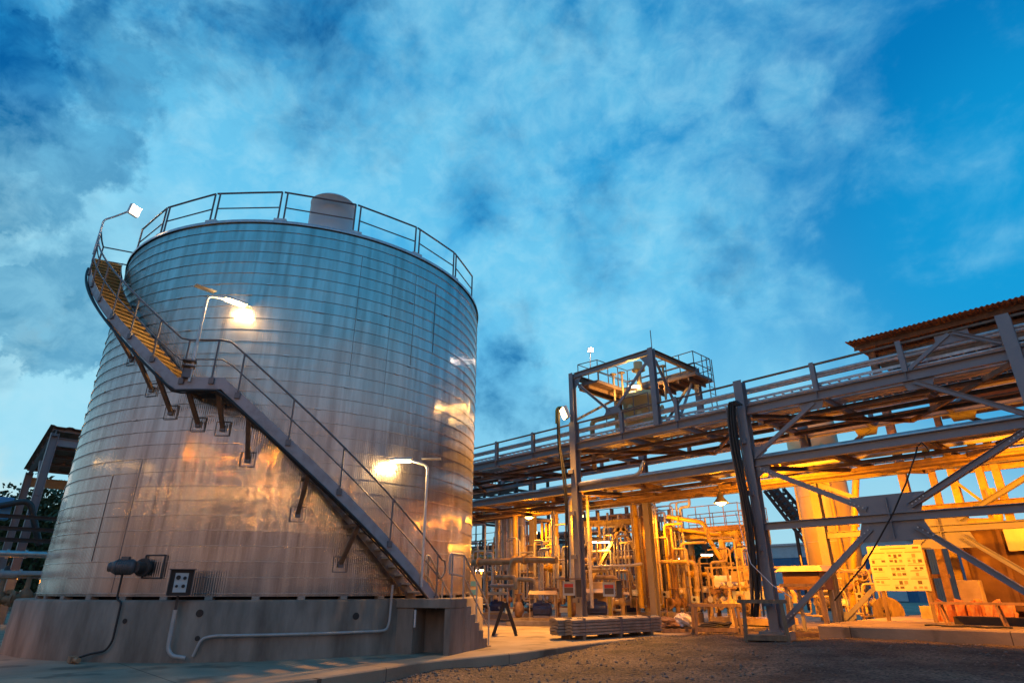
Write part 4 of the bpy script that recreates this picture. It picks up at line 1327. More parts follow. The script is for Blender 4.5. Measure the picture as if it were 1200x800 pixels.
def pump(label, p, rz, s=1.):
    t = thing('pump', label, 'pump', (0, 0, 0), 0, 'motor pumps beside the entry steps')
    g = MB(); g.box((-1.25, -.5, 0), (1.25, .5, .22)); g.build('plinth', blockc, t, .02)
    g = MB(); g.box((-1.05, -.32, .222), (1.1, .32, .34)); g.build('base_frame', pcream, t)
    mt = MB(); mt.lathe((-.05, 0, .68), [(.05, 0), (.27, .02), (.29, .06), (.29, .78), (.24, .88), (.1, .9)], 24, (1, 0, 0))
    for k in range(12):
        a = k * pi / 6; mt.cbox((.38, .29 * cos(a), .68 + .29 * sin(a)), (.66, .03 + .03 * abs(sin(a)), .03 + .03 * abs(cos(a))))
    mt.cbox((.3, -.1, 1.0), (.26, .2, .16)); mt.build('motor', blue, t)
    g = MB(); g.box((-.02, -.22, .34), (.7, .22, .42)); g.build('motor_feet', pgrey, t)
    g = MB(); g.cyl((-.45, 0, .68), (-.02, 0, .68), .08); g.cyl((-.3, 0, .68), (-.18, 0, .68), .14, n=16); g.build('coupling', dark, t)
    g = MB(); g.lathe((-.78, 0, .68), [(.06, -.12), (.32, -.1), (.36, 0), (.36, .1), (.3, .18), (.12, .3)], 24, (1, 0, 0)); g.cyl((-.74, 0, .9), (-.74, 0, 1.35), .1); g.cyl((-.74, 0, 1.3), (-.74, 0, 1.36), .18); g.cyl((-.9, 0, .68), (-1.25, 0, .68), .1)
    g.build('pump_casing', prust, t)
    g = MB(); g.hexa([(-.2, -.5, 1.32), (1.1, -.5, 1.32), (1.1, .5, 1.32), (-.2, .5, 1.32), (-.2, -.5, 1.34), (1.1, -.5, 1.34), (1.1, .5, 1.34), (-.2, .5, 1.34)])
    g.prism([(-.2, -.5, 1.342), (-.2, 0, 1.5), (-.2, .5, 1.342)], (1.3, 0, 0))
    for x in (-.15, 1.05):
        for y in (-.45, .45): g.tube([(x, y, .22), (x, y, 1.33)], .02, 6)
    g.build('rain_cover', tan, t)
    g = MB(); g.cbox((-1.1, -.52, .62), (.35, .02, .2)); g.build('name_plate', whitewall, t)
    t.location = p; t.rotation_euler = (0, 0, rz); t.scale = (s, s, s)
    return t


a_cam = math.atan2(RT.y, RT.x)
pm = pump('blue motor pump under a small roof, nearest the entry steps', V((at(626, 728, y=19.6).x, 19.6, 0)), a_cam - .15, .9)
dup(pm, V((at(690, 728, y=21.5).x, 21.5, 0)), a_cam - .1, 'blue motor pump behind the left red-labelled sign box', (.95,) * 3)
dup(pm, V((at(575, 728, y=22.5).x, 22.5, 0)), a_cam, 'blue motor pump farthest left, half hidden behind the step handrail', (.85,) * 3)
dup(pm, V((at(734, 724, y=26.5).x, 26.5, 0)), a_cam + .2, 'blue motor pump right of the tan cabinet, left of the risers', (.85,) * 3)

# sign boxes on posts
def sign_box(label, u, v, y, hv):
    p = at(u, v, y=y); p.z = 0
    t = thing('sign_box', label, 'sign box', p, 0, 'red-labelled sign boxes on posts')
    zt_ = at(u, hv, y=y).z
    MB().tube([p, (p.x, p.y, zt_ - .2)], .075, 10).build('post', pyellow, t)
    to = V((-p.x, -p.y, 0)).normalized(); s_ = V((-to.y, to.x, 0)); A_ = (s_, to, Z)
    c = V((p.x, p.y, zt_))
    MB().cbox(c, (.46, .16, .5), A_).build('box_body', whitewall, t, .01)
    MB().cbox(c + to * .086 + Z * .10, (.34, .012, .12), A_).build('red_label', inkred, t)
    MB().cbox(c + to * .086 - Z * .07, (.34, .012, .2), A_).build('display_window', ink, t)
    g = MB(); g.cbox(c + s_ * .38 - to * .1, (.2, .4, .6), A_); g.build('switch_gear', dark, t)
    g = MB(); g.cbox(c + Z * .34, (1.0, .5, .03), A_); g.build('rain_hood', steel_rusty, t)
    return t


sign_box('red-labelled sign box on a yellow post, left of the pair', 668, 733, 18.6, 689)
sign_box('red-labelled sign box on a yellow post, right of the pair', 716, 731, 19.4, 690)
# tan cabinet
p = at(703, 720, y=22.4); p.z = 0
to = V((-p.x, -p.y, 0)).normalized(); s_ = V((-to.y, to.x, 0)); A_ = (s_, to, Z)
cbn = thing('tan_cabinet', 'tall tan electrical cabinet between the red-labelled sign boxes', 'cabinet', p)
MB().cbox(p + Z * .95, (.68, .5, 1.5), A_).build('cabinet_body', tan, cbn, .015)
MB().cbox(p + Z * 1.28 + to * .252, (.6, .02, .8), A_).build('door', tan, cbn, .008)
MB().cbox(p + Z * .54 + to * .252, (.6, .02, .6), A_).build('door', tan, cbn, .008)
MB().cbox(p + Z * 1.2 + to * .27 + s_ * .24, (.03, .03, .14), A_).build('handle', dark, cbn)
g = MB()
for k in (-.25, .25): g.cbox(p + Z * .1 + s_ * k, (.08, .4, .2), A_)
g.build('feet', dark, cbn)
p = at(694, 705, y=22.2); g = MB(); g.cbox((p.x, p.y, 1.0), (.35, .25, .7)); g.tube([(p.x, p.y, 0), (p.x, p.y, .7)], .05)
tag(g.build('meter_box', pgrey), 'small grey meter box on a stub left of the tan cabinet', 'box')
# orange-lit box with blue labels behind the step handrail
p = at(556, 690, y=17.6)
lbx = thing('labelled_box', 'yellow box with two blue labels behind the entry steps', 'box', V((p.x, p.y, 0)))
to = V((-p.x, -p.y, 0)).normalized(); s_ = V((-to.y, to.x, 0)); A_ = (s_, to, Z)
MB().cbox((p.x, p.y, 1.0), (.6, .4, 2.0), A_).build('box_body', tan, lbx, .01)
for z in (1.62, 1.28): MB().cbox(V((p.x, p.y, z)) + to * .206 + s_ * -.05, (.36, .012, .2), A_).build('blue_label', bluetag, lbx)
# blue portable tank glimpsed through the pipes
p = at(731, 690, y=36); g = MB(); g.cyl((p.x, p.y, 0), (p.x, p.y, 2.6), .5, n=20); g.lathe((p.x, p.y, 2.6), [(.5, 0), (.4, .15), (.01, .22)], 20)
tag(g.build('blue_drum', bluetag), 'blue upright drum glimpsed between the pipes right of the cabinet', 'drum')
# riser footings
for (u0, u1, lb) in ((756, 782, 'low concrete footing under the left of the riser cluster'), (785, 808, 'low concrete footing under the right of the riser cluster')):
    a, b = at(u0, 718, y=26), at(u1, 718, y=26)
    g = MB(); g.box((a.x, 25.6, -.05), (b.x, 27.2, .42)); tag(g.build('footing', blockc, None, .02), lb, 'footing')

# valve skid with junction boxes left of the hose bundle
p = at(846, 716, y=25.6)
sk = thing('valve_skid', 'crowded valve skid with pale junction boxes behind the timber stand', 'skid', V((p.x, 25.6, 0)))
g = MB(); g.box((p.x - .6, 25.6, .05), (p.x + 2.4, 27.4, .3)); g.build('skid_base', pcream, sk)
for k in range(4):
    for y in (25.7, 27.3):
        MB().bar((p.x - .5 + k * .93, y, .3), (p.x - .5 + k * .93, y, 2.3), .08, .08).build('upright', pcream, sk)
for z in (.9, 1.5, 2.28):
    for y in (25.66, 27.34): MB().bar((p.x - .6, y, z), (p.x + 2.4, y, z), .08, .07).build('shelf_bar', pcream, sk)
for (x, z) in ((.95, 1.9), (1.5, 1.95), (.9, 1.12), (1.45, 1.12), (2.0, 1.12), (1.95, 1.92)):
    MB().cbox((p.x + x, 25.52, z), (.46, .2, .42)).build('junction_box', whitewall if z < 1.5 else pcream, sk, .01)
for k in range(7):
    x = p.x - .45 + k * .2
    g = MB(); g.cyl((x, 25.6, 1.0 + (k % 3) * .3), (x, 26.1, 1.0 + (k % 3) * .3), .08); g.cyl((x, 25.55, 1.0 + (k % 3) * .3), (x, 25.6, 1.0 + (k % 3) * .3), .13); g.build('gauge', (galv, prust, white)[k % 3], sk)
g = MB(); g.cyl((p.x - .6, 26.4, 1.75), (p.x + .7, 26.4, 1.75), .22, n=18); g.build('filter_pot', white, sk)

# low dark shed far behind the pipes
p0, p1 = at(520, 690, y=58), at(716, 690, y=58)
t = thing('dark_shed', 'long low dark shed far behind the pumps and pipes', 'shed', (p0.x, 58, 0))
zt_ = at(620, 650, y=58).z
MB().box((p0.x, 58, 0), (p1.x, 66, zt_)).build('wall', dark, t)
g = MB(); g.prism([(p0.x - .4, 57.5, zt_), (p0.x - .4, 66.5, zt_), (p0.x - .4, 62, zt_ + 1.6)], (p1.x - p0.x + .8, 0, 0)); g.build('roof', steel_rusty, t)
for k in range(6):
    x = p0.x + 4 + (p1.x - p0.x - 8) * k / 5
    MB().box((x - 1, 57.94, 1.2), (x + 1, 58.01, 2.6)).build('window', black, t)

# small-bore tubing, in three families
def tubing(n_, u0, u1, vt, vb, ys, m, col, where, grp, seed):
    rnd = random.Random(seed)
    for i in range(n_):
        u = u0 + (u1 - u0) * (i + rnd.uniform(.2, .8)) / n_
        y = rnd.uniform(*ys); v0 = rnd.uniform(*vt); v1 = rnd.uniform(*vb)
        a = at(u, v0, y=y); b = at(u, v1, y=y)
        b = V((a.x, y, max(0, b.z)))
        r = rnd.choice((.03, .04, .04, .055, .07))
        e = V((rnd.choice((-1, 1)) * rnd.uniform(.4, 1.6), rnd.choice((0, 0, .6)), 0))
        pts = [b, a, a + e]
        if rnd.random() < .5: pts.append(a + e + Z * rnd.choice((-.8, .5, .9)))
        if rnd.random() < .5: pts = [b + V((rnd.choice((-.6, .6)), 0, 0))] + pts
        t = thing('tubing_run', f'{col} {where}, {ORD[i]} from the left', 'pipe', b, 0, grp)
        MB().pipe(pts, r, .16, 8, 3).build('tube', m, t)
        for k in (.3, .7):
            g = MB(); flange(g, b.lerp(a, k), Z, r * 1.7); g.build('flange', m, t)


tubing(20, 552, 690, (630, 680), (700, 716), (23, 27), pcream, 'thin cream', 'small-bore pipe among the pumps left of the A-frame', 'small-bore pipes left of the A-frame', 5)
tubing(20, 556, 745, (600, 670), (690, 712), (27.5, 31), prust, 'thin rusty', 'small-bore pipe behind the pumps', 'rusty small-bore pipes behind the pumps', 6)
tubing(20, 735, 870, (628, 690), (704, 718), (25.2, 29), pcream, 'thin cream', 'small-bore pipe around the riser cluster and valve skid', 'small-bore pipes around the riser cluster', 7)
tubing(14, 742, 868, (640, 690), (706, 718), (26, 30), dark, 'thin black', 'small-bore pipe around the riser cluster and valve skid', 'black small-bore pipes around the riser cluster', 8)
tubing(12, 745, 800, (588, 600), (690, 715), (25, 28), galv, 'tall thin galvanised', 'tube inside the riser cluster', 'tall galvanised tubes in the riser cluster', 9)
tubing(12, 930, 1028, (665, 700), (716, 722), (28.5, 31), pcream, 'thin cream', 'small-bore pipe at the foot of the tall vessel', 'small-bore pipes at the tall vessel', 10)
tubing(20, 553, 668, (612, 665), (700, 714), (22.2, 24.6), galv, 'slim galvanised', 'tube among the pumps beside the tank', 'galvanised tubes beside the tank', 21)
tubing(20, 553, 690, (600, 660), (690, 712), (26, 29.5), dark, 'slim black', 'tube behind the pumps beside the tank', 'black tubes behind the pumps', 22)
tubing(16, 690, 752, (612, 672), (700, 716), (25, 28), pgrey, 'slim grey', 'tube around the cream A-frame', 'grey tubes around the A-frame', 23)
# small instrument boxes on stalks
inst = None
for i, (u, v, y) in enumerate([(560, 697, 22.5), (588, 692, 23.5), (611, 698, 21.2), (643, 700, 21.5), (652, 694, 24), (690, 700, 24), (728, 700, 25), (745, 694, 24.6), (780, 696, 25.2), (800, 692, 25.6), (815, 702, 25.4), (828, 690, 26), (868, 700, 24.2), (990, 705, 29), (1008, 698, 29.2)]):
    p = at(u, v, y=y)
    t = thing('instrument_box', f'small pale instrument box on a stalk, {ORD[i]} from the left among the pipes', 'instrument', (p.x, p.y, 0), 0, 'instrument boxes among the pipes')
    MB().tube([(p.x, p.y, 0), (p.x, p.y, p.z - .12)], .03, 6).build('stalk', prust, t)
    MB().cbox(p, (.3, .18, .26)).build('box_body', (pcream, whitewall, pgrey)[i % 3], t, .01)
    MB().cyl(p - V((0, .092, 0)), p - V((0, .11, 0)), .07, n=12).build('dial', (black, white)[i % 2], t)

# ---- in front: bundle, pallet, barricade, timber stands ---------------------
ba, bb = V((-13.1, 14.75, 0)), V((-12.75, 18.6, 0))
bd = (bb - ba).normalized(); bs = V((-bd.y, bd.x, 0))
for k in range(3):
    o_ = bs * (.17 + k * .37) + bd * (-.22 * (k == 1) + .1 * (k == 2))
    t = thing('sheet_bundle', ['front bundle of stacked folded metal sheets strapped on the slab edge', 'middle bundle of stacked folded metal sheets on the slab edge', 'rear bundle of stacked folded metal sheets on the slab edge'][k], 'metal bundle', ba + o_, 0, 'strapped bundles of folded metal sheets')
    for j in range(5):
        z = .12 + j * .088
        prof = [(-.17, 0), (-.12, 0), (-.07, .05), (.07, .05), (.12, 0), (.17, 0)]
        poly = [ba + o_ + bs * a + Z * (z + b * .6) for a, b in prof] + [ba + o_ + bs * a + Z * (z + b * .6 + .068) for a, b in prof[::-1]]
        g = MB(); e_ = random.uniform(-.05, .05)
        g.prism([q_ + bd * e_ for q_ in poly], bd * 4.1)
        g.build('folded_sheet', plank, t)
    for s_ in (.55, 2.15, 3.55):
        MB().cbox(ba + o_ + bd * s_ + Z * .34, (.12 if s_ == 2.15 else .04, .352, .50), (bd, bs, Z)).build('strap', stair_steel, t)
    for s_ in (.5, 2.1, 3.6):
        MB().cbox(ba + o_ + bd * s_ + Z * .05, (.12, .36, .1), (bd, bs, Z)).build('bearer', wood, t)
# barricade
bq = at(588, 742, z=0); bq = V((-15.9, 14.6, 0))
t = thing('barricade', 'black A-shaped barricade leg standing behind the entry steps', 'barricade', bq)
A1 = RT.copy()
for k in (-1, 1):
    MB().bar(bq + A1 * k * .38, bq + A1 * k * .03 + Z * .98, .10, .05, RT.cross(Z)).build('leg', black, t)
    MB().bar(bq + A1 * k * .38 + V((-HX, -HY, 0)) * -1.4, bq + A1 * k * .03 + V((-HX, -HY, 0)) * -1.4 + Z * .98, .10, .05, RT.cross(Z)).build('leg', black, t)
MB().bar(bq + Z * .92, bq + V((HX, HY, 0)) * 1.4 + Z * .92, .05, .16).build('top_board', dark, t)
MB().bar(bq + A1 * -.2 + Z * .45, bq + A1 * .2 + Z * .45, .05, .05).build('cross_piece', black, t)
# pallet with sacks, plastic and black hoses
pq = V((-13.3, 20.5, 0)); pd = V((.42, .9, 0)).normalized(); ps = V((-pd.y, pd.x, 0))
t = thing('timber_pallet', 'worn timber pallet lying on the slab edge beside the rack column', 'pallet', pq)
g = MB()
for k in range(6): g.cbox(pq + pd * (-.75 + k * .3) + Z * .13, (.12, 1.1, .025), (pd, ps, Z))
g.build('deck_boards', wood, t)
g = MB()
for k in (-.5, 0, .5): g.cbox(pq + ps * k + Z * .06, (1.7, .1, .11), (pd, ps, Z))
g.build('bearers', wood, t)


def lump(name, c, size, m, label, cat, seed, ax=None):
    g = MB(); n1, n2 = 18, 12; vs = []
    for j in range(n2 + 1):
        th = pi * j / n2
        for i in range(n1):
            ph = 2 * pi * i / n1
            d = V((sin(th) * cos(ph), sin(th) * sin(ph), cos(th)))
            k = 1 + .35 * mn.noise(d * 2.2 + V((seed, 0, 0))) + .22 * mn.noise(d * 5 + V((0, seed, 0)))
            vs.append(V(c) + V((d.x * size[0], d.y * size[1], max(d.z, -.5) * size[2])) * k)
    g.add(vs, [(j * n1 + i, j * n1 + (i + 1) % n1, (j + 1) * n1 + (i + 1) % n1, (j + 1) * n1 + i) for j in range(n2) for i in range(n1)], False)
    return tag(g.build(name, m), label, cat)


lump('plastic_heap', pq + pd * .35 + Z * .32, (.34, .34, .27), plastic, 'crumpled clear plastic sheet heaped on the pallet', 'plastic sheet', 3)
lump('scrap_heap', pq - pd * .4 + Z * .27, (.45, .42, .2), prust, 'heap of brown rags and scrap on the left of the pallet', 'scrap', 5)
g = MB(); g.cbox(pq - pd * .72 + ps * .1 + Z * .42, (.2, .2, .22)); tag(g.build('blue_can', bluetag), 'small blue can on the left corner of the pallet', 'can')
for k in range(5):
    c = pq + pd * (1.35 + .12 * k) + ps * (-.1 + .12 * (k % 2)) + Z * (.05 + .05 * k)
    rr = .55 - .05 * k
    tagl = ['lowest', 'second lowest', 'middle', 'second highest', 'topmost'][k]
    tag(MB().tube([c + V((cos(a) * rr * 1.2, sin(a) * rr, .02 * sin(3 * a))) for a in [i * pi / 10 for i in range(21)]], .04, 8).build('hose_coil', black), f'black hose coil right of the pallet, {tagl} of the pile', 'hose', 'coiled black hoses beside the pallet')


def timber_stand(label, c, L, W, h, ax, deck=True):
    X_, Y_ = ax
    t = thing('timber_stand', label, 'timber stand', c)
    for a in (-1, 1):
        for b in (-1, 1):
            MB().bar(c + X_ * a * L / 2 + Y_ * b * W / 2, c + X_ * a * (L / 2 - .06) + Y_ * b * W / 2 + Z * h, .09, .07, Y_).build('leg', wood, t)
    for b in (-1, 1):
        MB().bar(c + X_ * (-L / 2 - .1) + Y_ * b * W / 2 + Z * (h + .04), c + X_ * (L / 2 + .1) + Y_ * b * W / 2 + Z * (h + .04), .1, .09).build('top_rail', wood, t)
        MB().bar(c + X_ * (-L / 2) + Y_ * b * (W / 2 - .06) + Z * .12, c + X_ * (L / 2) + Y_ * b * (W / 2 - .06) + Z * .12, .04, .1).build('bottom_rail', wood, t)
    if deck:
        for k in range(4):
            MB().cbox(c + Y_ * (-W / 2 + .12 + k * (W - .2) / 3.4) + Z * (.19), (L, W / 5, .03), (X_, Y_, Z)).build('board', wood, t)
    return t


cq = V((at(900, 748, y=18.6).x, 18.55, -.02))
timber_stand('open timber stand with bottom boards in front of the right rack column', cq, 1.15, .7, 1.05, (V((.90, .436, 0)), V((-.436, .9, 0))))
c2 = V((-11.7, 20.6, 0))
timber_stand('plain timber trestle left of the right rack column', c2, 1.5, .6, .85, (V((.75, .66, 0)), V((-.66, .75, 0))), False)
c3 = V((at(948, 735, y=21.0).x, 21.0, -.02))
timber_stand('timber frame leaning behind the right rack column', c3, 1.1, .7, 1.5, (V((.9, .436, 0)), V((-.436, .9, 0))), False)
# covered box behind the column (timber crate with pale top)
p = at(948, 680, y=23.5)
t = thing('covered_crate', 'dark crate with pale overhanging lid on grey steel legs beside the rack column', 'crate', V((p.x, p.y, 0)))
g = MB(); g.box((p.x - .75, 23.1, p.z - .3), (p.x + .55, 24.2, p.z + .3)); g.build('crate_body', brown, t)
g = MB(); g.hexa([(p.x - .95, 22.9, p.z + .3), (p.x + .75, 22.9, p.z + .3), (p.x + .75, 24.4, p.z + .3), (p.x - .95, 24.4, p.z + .3), (p.x - .8, 23.2, p.z + .5), (p.x + .6, 23.2, p.z + .5), (p.x + .6, 24.2, p.z + .5), (p.x - .8, 24.2, p.z + .5)]); g.build('lid', cream, t)
for dx in (-.68, .48):
    for y in (23.2, 24.1): MB().bar((p.x + dx, y, -.25), (p.x + dx, y, p.z - .3), .1, .1).build('leg', steel, t)

# ================================================================== RIGHT HAND SIDE
# tall cream vessel on legs
vb = at(985, 690, y=33)
vx, vy = vb.x, 33.0
rad = 26.5 / 757 * math.hypot(vx, vy)
t = thing('tall_vessel', 'tall cream cylindrical vessel on legs behind the rack', 'vessel', (vx, vy, 0))
zb = at(985, 692, y=33).z
MB().lathe((vx, vy, zb), [(.05, -.35), (rad * .6, -.22), (rad, 0), (rad, 8.2), (rad * .6, 8.7), (.05, 8.9)], 48).build('vessel_shell', cream, t)
for k in range(4):
    a = radians(45 + 90 * k - 40)
    MB().ibeam((vx + rad * .85 * cos(a), vy + rad * .85 * sin(a), 0), (vx + rad * .85 * cos(a), vy + rad * .85 * sin(a), zb + .3), .16, .16, (0, 1, 0)).build('leg', pcream, t)
for z in (2.2, 4.4, 6.6):
    MB().lathe((vx, vy, zb + z), [(rad + .001, -.03), (rad + .02, -.025), (rad + .02, .025), (rad + .001, .03)], 48, close=False).build('weld_ring', cream, t)
tc = V((-vx, -vy, 0)).normalized()
pn = V((vx, vy, zb + .95)) + tc * rad * .97 - RT * .1
g = MB(); g.cyl(pn, pn + tc * .12, .16, n=18); g.build('manhole', cream, t); MB().cyl(pn + tc * .121, pn + tc * .125, .1, n=18).build('sight_glass', ink, t)
MB().pipe([(vx + .9, vy - rad - .2, 0.2), (vx + .9, vy - rad - .2, 8)], .09).build('side_pipe', pyellow, t)
MB().pipe([(vx - .75, vy - rad - .15, 0.2), (vx - .75, vy - rad - .15, 8)], .05).build('side_pipe', pcream, t)
# pipes and hand wheels at its foot
run([(1000, 718), (1000, 640), (1003, 560)], 30.5, 7, pyellow, 'thick yellow riser in front of the right side of the tall vessel')
run([(1012, 690), (1012, 655), (1030, 640)], 30.5, 4, pcream, 'cream pipe bending right beside the notice board')
run([(975, 705), (1018, 706)], 30.6, 6, pcream, 'cream header pipe below the tall vessel')
run([(995, 690), (1022, 668)], 30.2, 5, prust, 'rusty pipe slanting up left of the notice board')
p = at(1010, 672, y=29.8)
g = MB(); g.tube([p + RT * .28 * cos(a) + Z * .28 * sin(a) for a in [i * pi / 10 for i in range(21)]], .025, 6); g.tube([p - RT * .28, p + RT * .28], .015, 6); g.tube([p - Z * .28, p + Z * .28], .015, 6); g.cyl(p, p + V((HX, HY, 0)) * .6, .05); g.tube([p + V((HX, HY, 0)) * .5, V((p.x + HX * .5, p.y + HY * .5, 0))], .06, 8)
tag(g.build('hand_wheel', pcream), 'upright cream hand wheel beside the tall vessel', 'hand wheel')

# notice board
bl, br_, y_ = at(1018, 640, y=24.2), at(1082, 638, y=24.2), 24.2
bz0, bz1 = at(1030, 692, y=24.2).z, bl.z
bx0, bx1 = at(1030, 692, y=24.2).x - .1, at(1092, 692, y=24.2).x
bxw = bx1 - bx0
t = thing('notice_board', 'large pale notice board with rows of small pictures on timber posts', 'notice board', (bx0, y_, SZ))
g = MB(); g.box((bx0, y_, bz0), (bx1, y_ + .03, bz1)); g.build('panel', paper, t)
for x in (bx0 + .2, bx1 - .1):
    MB().bar((x, y_ + .065, SZ), (x, y_ + .08, bz1 - .1), .11, .06).build('post', wood, t)
H_ = bz1 - bz0


def pr(m, rects, nm):
    for a, b, c, d in rects:
        MB().box((bx0 + a * bxw, y_ - .006, bz1 - d * H_), (bx0 + c * bxw, y_ - .001, bz1 - b * H_)).build(nm, m, t)


dk, md = [], []
for col_ in range(3):
    for row_ in range(3):
        a = .03 + col_ * .33; b = .17 + row_ * .29
        md.append((a, b - .02, a + .29, b))
        for k in range(3):
            for j in range(2):
                if random.random() < (.85 if col_ == 1 else .55):
                    w_, h_ = random.uniform(.045, .075), random.uniform(.04, .08)
                    (dk if random.random() < .6 else md).append((a + .02 + k * .09, b + .03 + j * .12, a + .02 + k * .09 + w_, b + .03 + j * .12 + h_))
dk.append((.25, .06, .72, .075))
for col_ in range(3):
    for row_ in range(3):
        for j in range(2):
            if random.random() < .8:
                a = .05 + col_ * .33; b = .17 + row_ * .29 + .115 + j * .12
                md.append((a, b, a + random.uniform(.12, .25), b + .009))

pr(ink, dk, 'printed_picture')
pr(mat('print_mid', (.36, .29, .2), .7), md, 'printed_caption')
pr(inkred, [(.84, .05, .95, .085), (.72, .555, .92, .565)], 'red_print')

# cable reel
p = at(1040, 711, y=29)
rr = 14 / 757 * math.hypot(p.x, p.y)
t = thing('cable_reel', 'round timber cable reel standing behind the notice board', 'cable reel', (p.x, p.y, 0))
ax_ = V((-p.x, -p.y, 0)).normalized(); c = V((p.x, p.y, rr))
for k in (0, .8): 
    MB().cyl(c - ax_ * k, c - ax_ * (k + .06), rr, n=32).build('flange_disc', wood, t)
MB().cyl(c - ax_ * .06, c - ax_ * .8, rr * .5, n=24).build('drum_core', wood, t)
g = MB(); g.cyl(c + ax_ * .01, c + ax_ * .03, .12, n=14)
for k in range(5): g.cyl(c + ax_ * .01 + (RT * cos(k * 1.257) + Z * sin(k * 1.257)) * rr * .45, c + ax_ * .03 + (RT * cos(k * 1.257) + Z * sin(k * 1.257)) * rr * .45, .05, n=8)
g.build('hub_plate', ink, t)

# roofed building at the upper right
ry0, ry1 = 27.0, 37.0
e = at(1005, 402, y=ry0); rx0, rz_ = e.x, e.z
rx1 = 20.0
bld = thing('roofed_building', 'tall open steel building with a rust-coloured corrugated roof at the upper right', 'building', (rx0, ry0, SZ))
g = MB(); n_ = 1200; vs = []
for i in range(n_ + 1):
    x = rx0 - .35 + (rx1 - rx0 + .35) * i / n_
    z = rz_ + .024 * sin((x - rx0) * 2 * pi / .17)
    vs += [(x, ry0 - .5, z), (x, ry1 + .5, z + .55)]
g.add(vs, [(2 * i, 2 * i + 2, 2 * i + 3, 2 * i + 1) for i in range(n_)], True)
o = g.build('corrugated_roof', roofm, bld); sm = o.modifiers.new('thickness', 'SOLIDIFY'); sm.thickness = .02
for k in range(6):
    y = ry0 + .05 + k * 2.0
    MB().channel((rx0 - .2, y, rz_ - .2 + k * .09), (rx1, y, rz_ - .2 + k * .09), .22, .09).build('purlin', steel_rusty, bld)
for x in (rx0 + .3, rx0 + 7.3, rx0 + 14.3, rx0 + 21.3):
    for y in (ry0 + .6, ry1 - .6):
        MB().ibeam((x, y, SZ + .42), (x, y, rz_ - .35), .30, .28, (0, 1, 0)).build('column', steel_rusty, bld)
        g = MB(); g.box((x - .4, y - .4, SZ - .05), (x + .4, y + .4, SZ + .42)); g.build('pedestal', blockc, bld)
    MB().ibeam((x, ry0 + .7, rz_ - .55), (x, ry1 - .7, rz_ - .1), .34, .2).build('rafter', steel_rusty, bld)
for z in (rz_ - .62, rz_ - 1.05, rz_ - 1.55, rz_ - 2.2, 7.0, 4.2):
    for y in (ry0 + .6, ry1 - .6):
        MB().ibeam((rx0 + .5, y, z), (rx1 - .4, y, z), .3, .2).build('eaves_beam', steel_rusty, bld)
for z in (rz_ - 1.75,):
    g = MB(); g.box((rx0 + 2.5, ry0 + 1, z), (rx1 - .5, ry1 - 1, z + .06)); g.build('upper_floor', roofm, bld)
# slim ladder-like door frames below
for k, (u, lb) in enumerate([(1082, 'slim rusty post, left of a pair behind the notice board'), (1102, 'slim rusty post, right of a pair behind the notice board')]):
    a = at(u, 640, y=25.6); b = at(u + 12, 716, y=25.6)
    x = (a.x + b.x) / 2
    g = MB(); g.box((x - .10, 25.5, SZ - .02), (x + .10, 25.65, 3.6)); tag(g.build('steel_post', prust), lb, 'post')
g = MB(); xa_, xb_ = at(1095, 680, y=25.6).x - .35, at(1110, 680, y=25.6).x + .1
MB_ = MB(); MB_.box((xa_, 25.66, 1.75), (xb_, 25.72, 1.88)); tag(MB_.build('cross_bar', prust), 'short rusty cross bar joining the pair of slim posts', 'bar')

# yellow-lit frame columns at far right
yf = thing('yellow_frame', 'yellow-lit tall frame of paired columns and cross pipes at far right', 'steel frame', at(1150, 700, y=28.5) * V((1, 1, 0)))
xs_ = []
for (u, v) in ((1104, 600), (1128, 600), (1162, 600), (1182, 600)):
    x = at(u, v, y=28.5).x
    xs_.append(x)
    MB().ibeam((x, 28.5, 0), (x, 28.5, 7.2), .26 if u != 1104 else .16, .24, (0, 1, 0)).build('column', pyellow, yf)
for z in (2.7, 4.1, 5.6, 7.0):
    MB().ibeam((xs_[1], 28.5, z), (xs_[3] + 3, 28.5, z), .2, .14).build('cross_beam', pyellow, yf)
MB().bar((xs_[1], 28.4, 5.3), (xs_[2], 28.4, 4.2), .1, .1).build('brace', pyellow, yf)
g = MB(); p = at(1172, 612, y=28.0); g.pipe([p - RT * 2 , p, p + Z * 1.2], .16, .3); tag(g.build('elbow_pipe', pyellow), 'yellow elbow pipe between the yellow frame columns', 'pipe')
p = at(1112, 552, y=33)
# brown container/hopper
ca = at(1140, 705, y=26.9)
cx0 = ca.x
cn = thing('brown_container', 'large rust-brown steel container with sloping panels at the far right', 'container', (cx0, 26.9, SZ))
zt_ = at(1160, 612, y=26.9).z
g = MB()
g.box((cx0, 26.9, SZ + .3), (cx0 + 7.5, 29.6, zt_)); g.build('container_body', brown, cn, .02)
for k in range(7):
    MB().cbox((cx0 + .1 + k * 1.18, 26.85, (zt_ + SZ + .3) / 2), (.13, .1, zt_ - SZ - .45)).build('rib', brown, cn)
MB().cbox((cx0 + 3.72, 26.86, zt_ - .05), (7.6, .16, .13)).build('top_frame', brown, cn)
MB().cbox((cx0 + 3.72, 26.86, SZ + .38), (7.6, .16, .13)).build('bottom_frame', brown, cn)
for k in range(4):
    MB().cbox((cx0 + .5 + k * 2.1, 28.2, SZ + .14), (.25, 2.3, .32)).build('skid_foot', dark, cn)
MB().cbox((cx0 + 1.78, 26.79, zt_ - .6), (.7, .03, .7)).build('pale_placard', paper, cn)
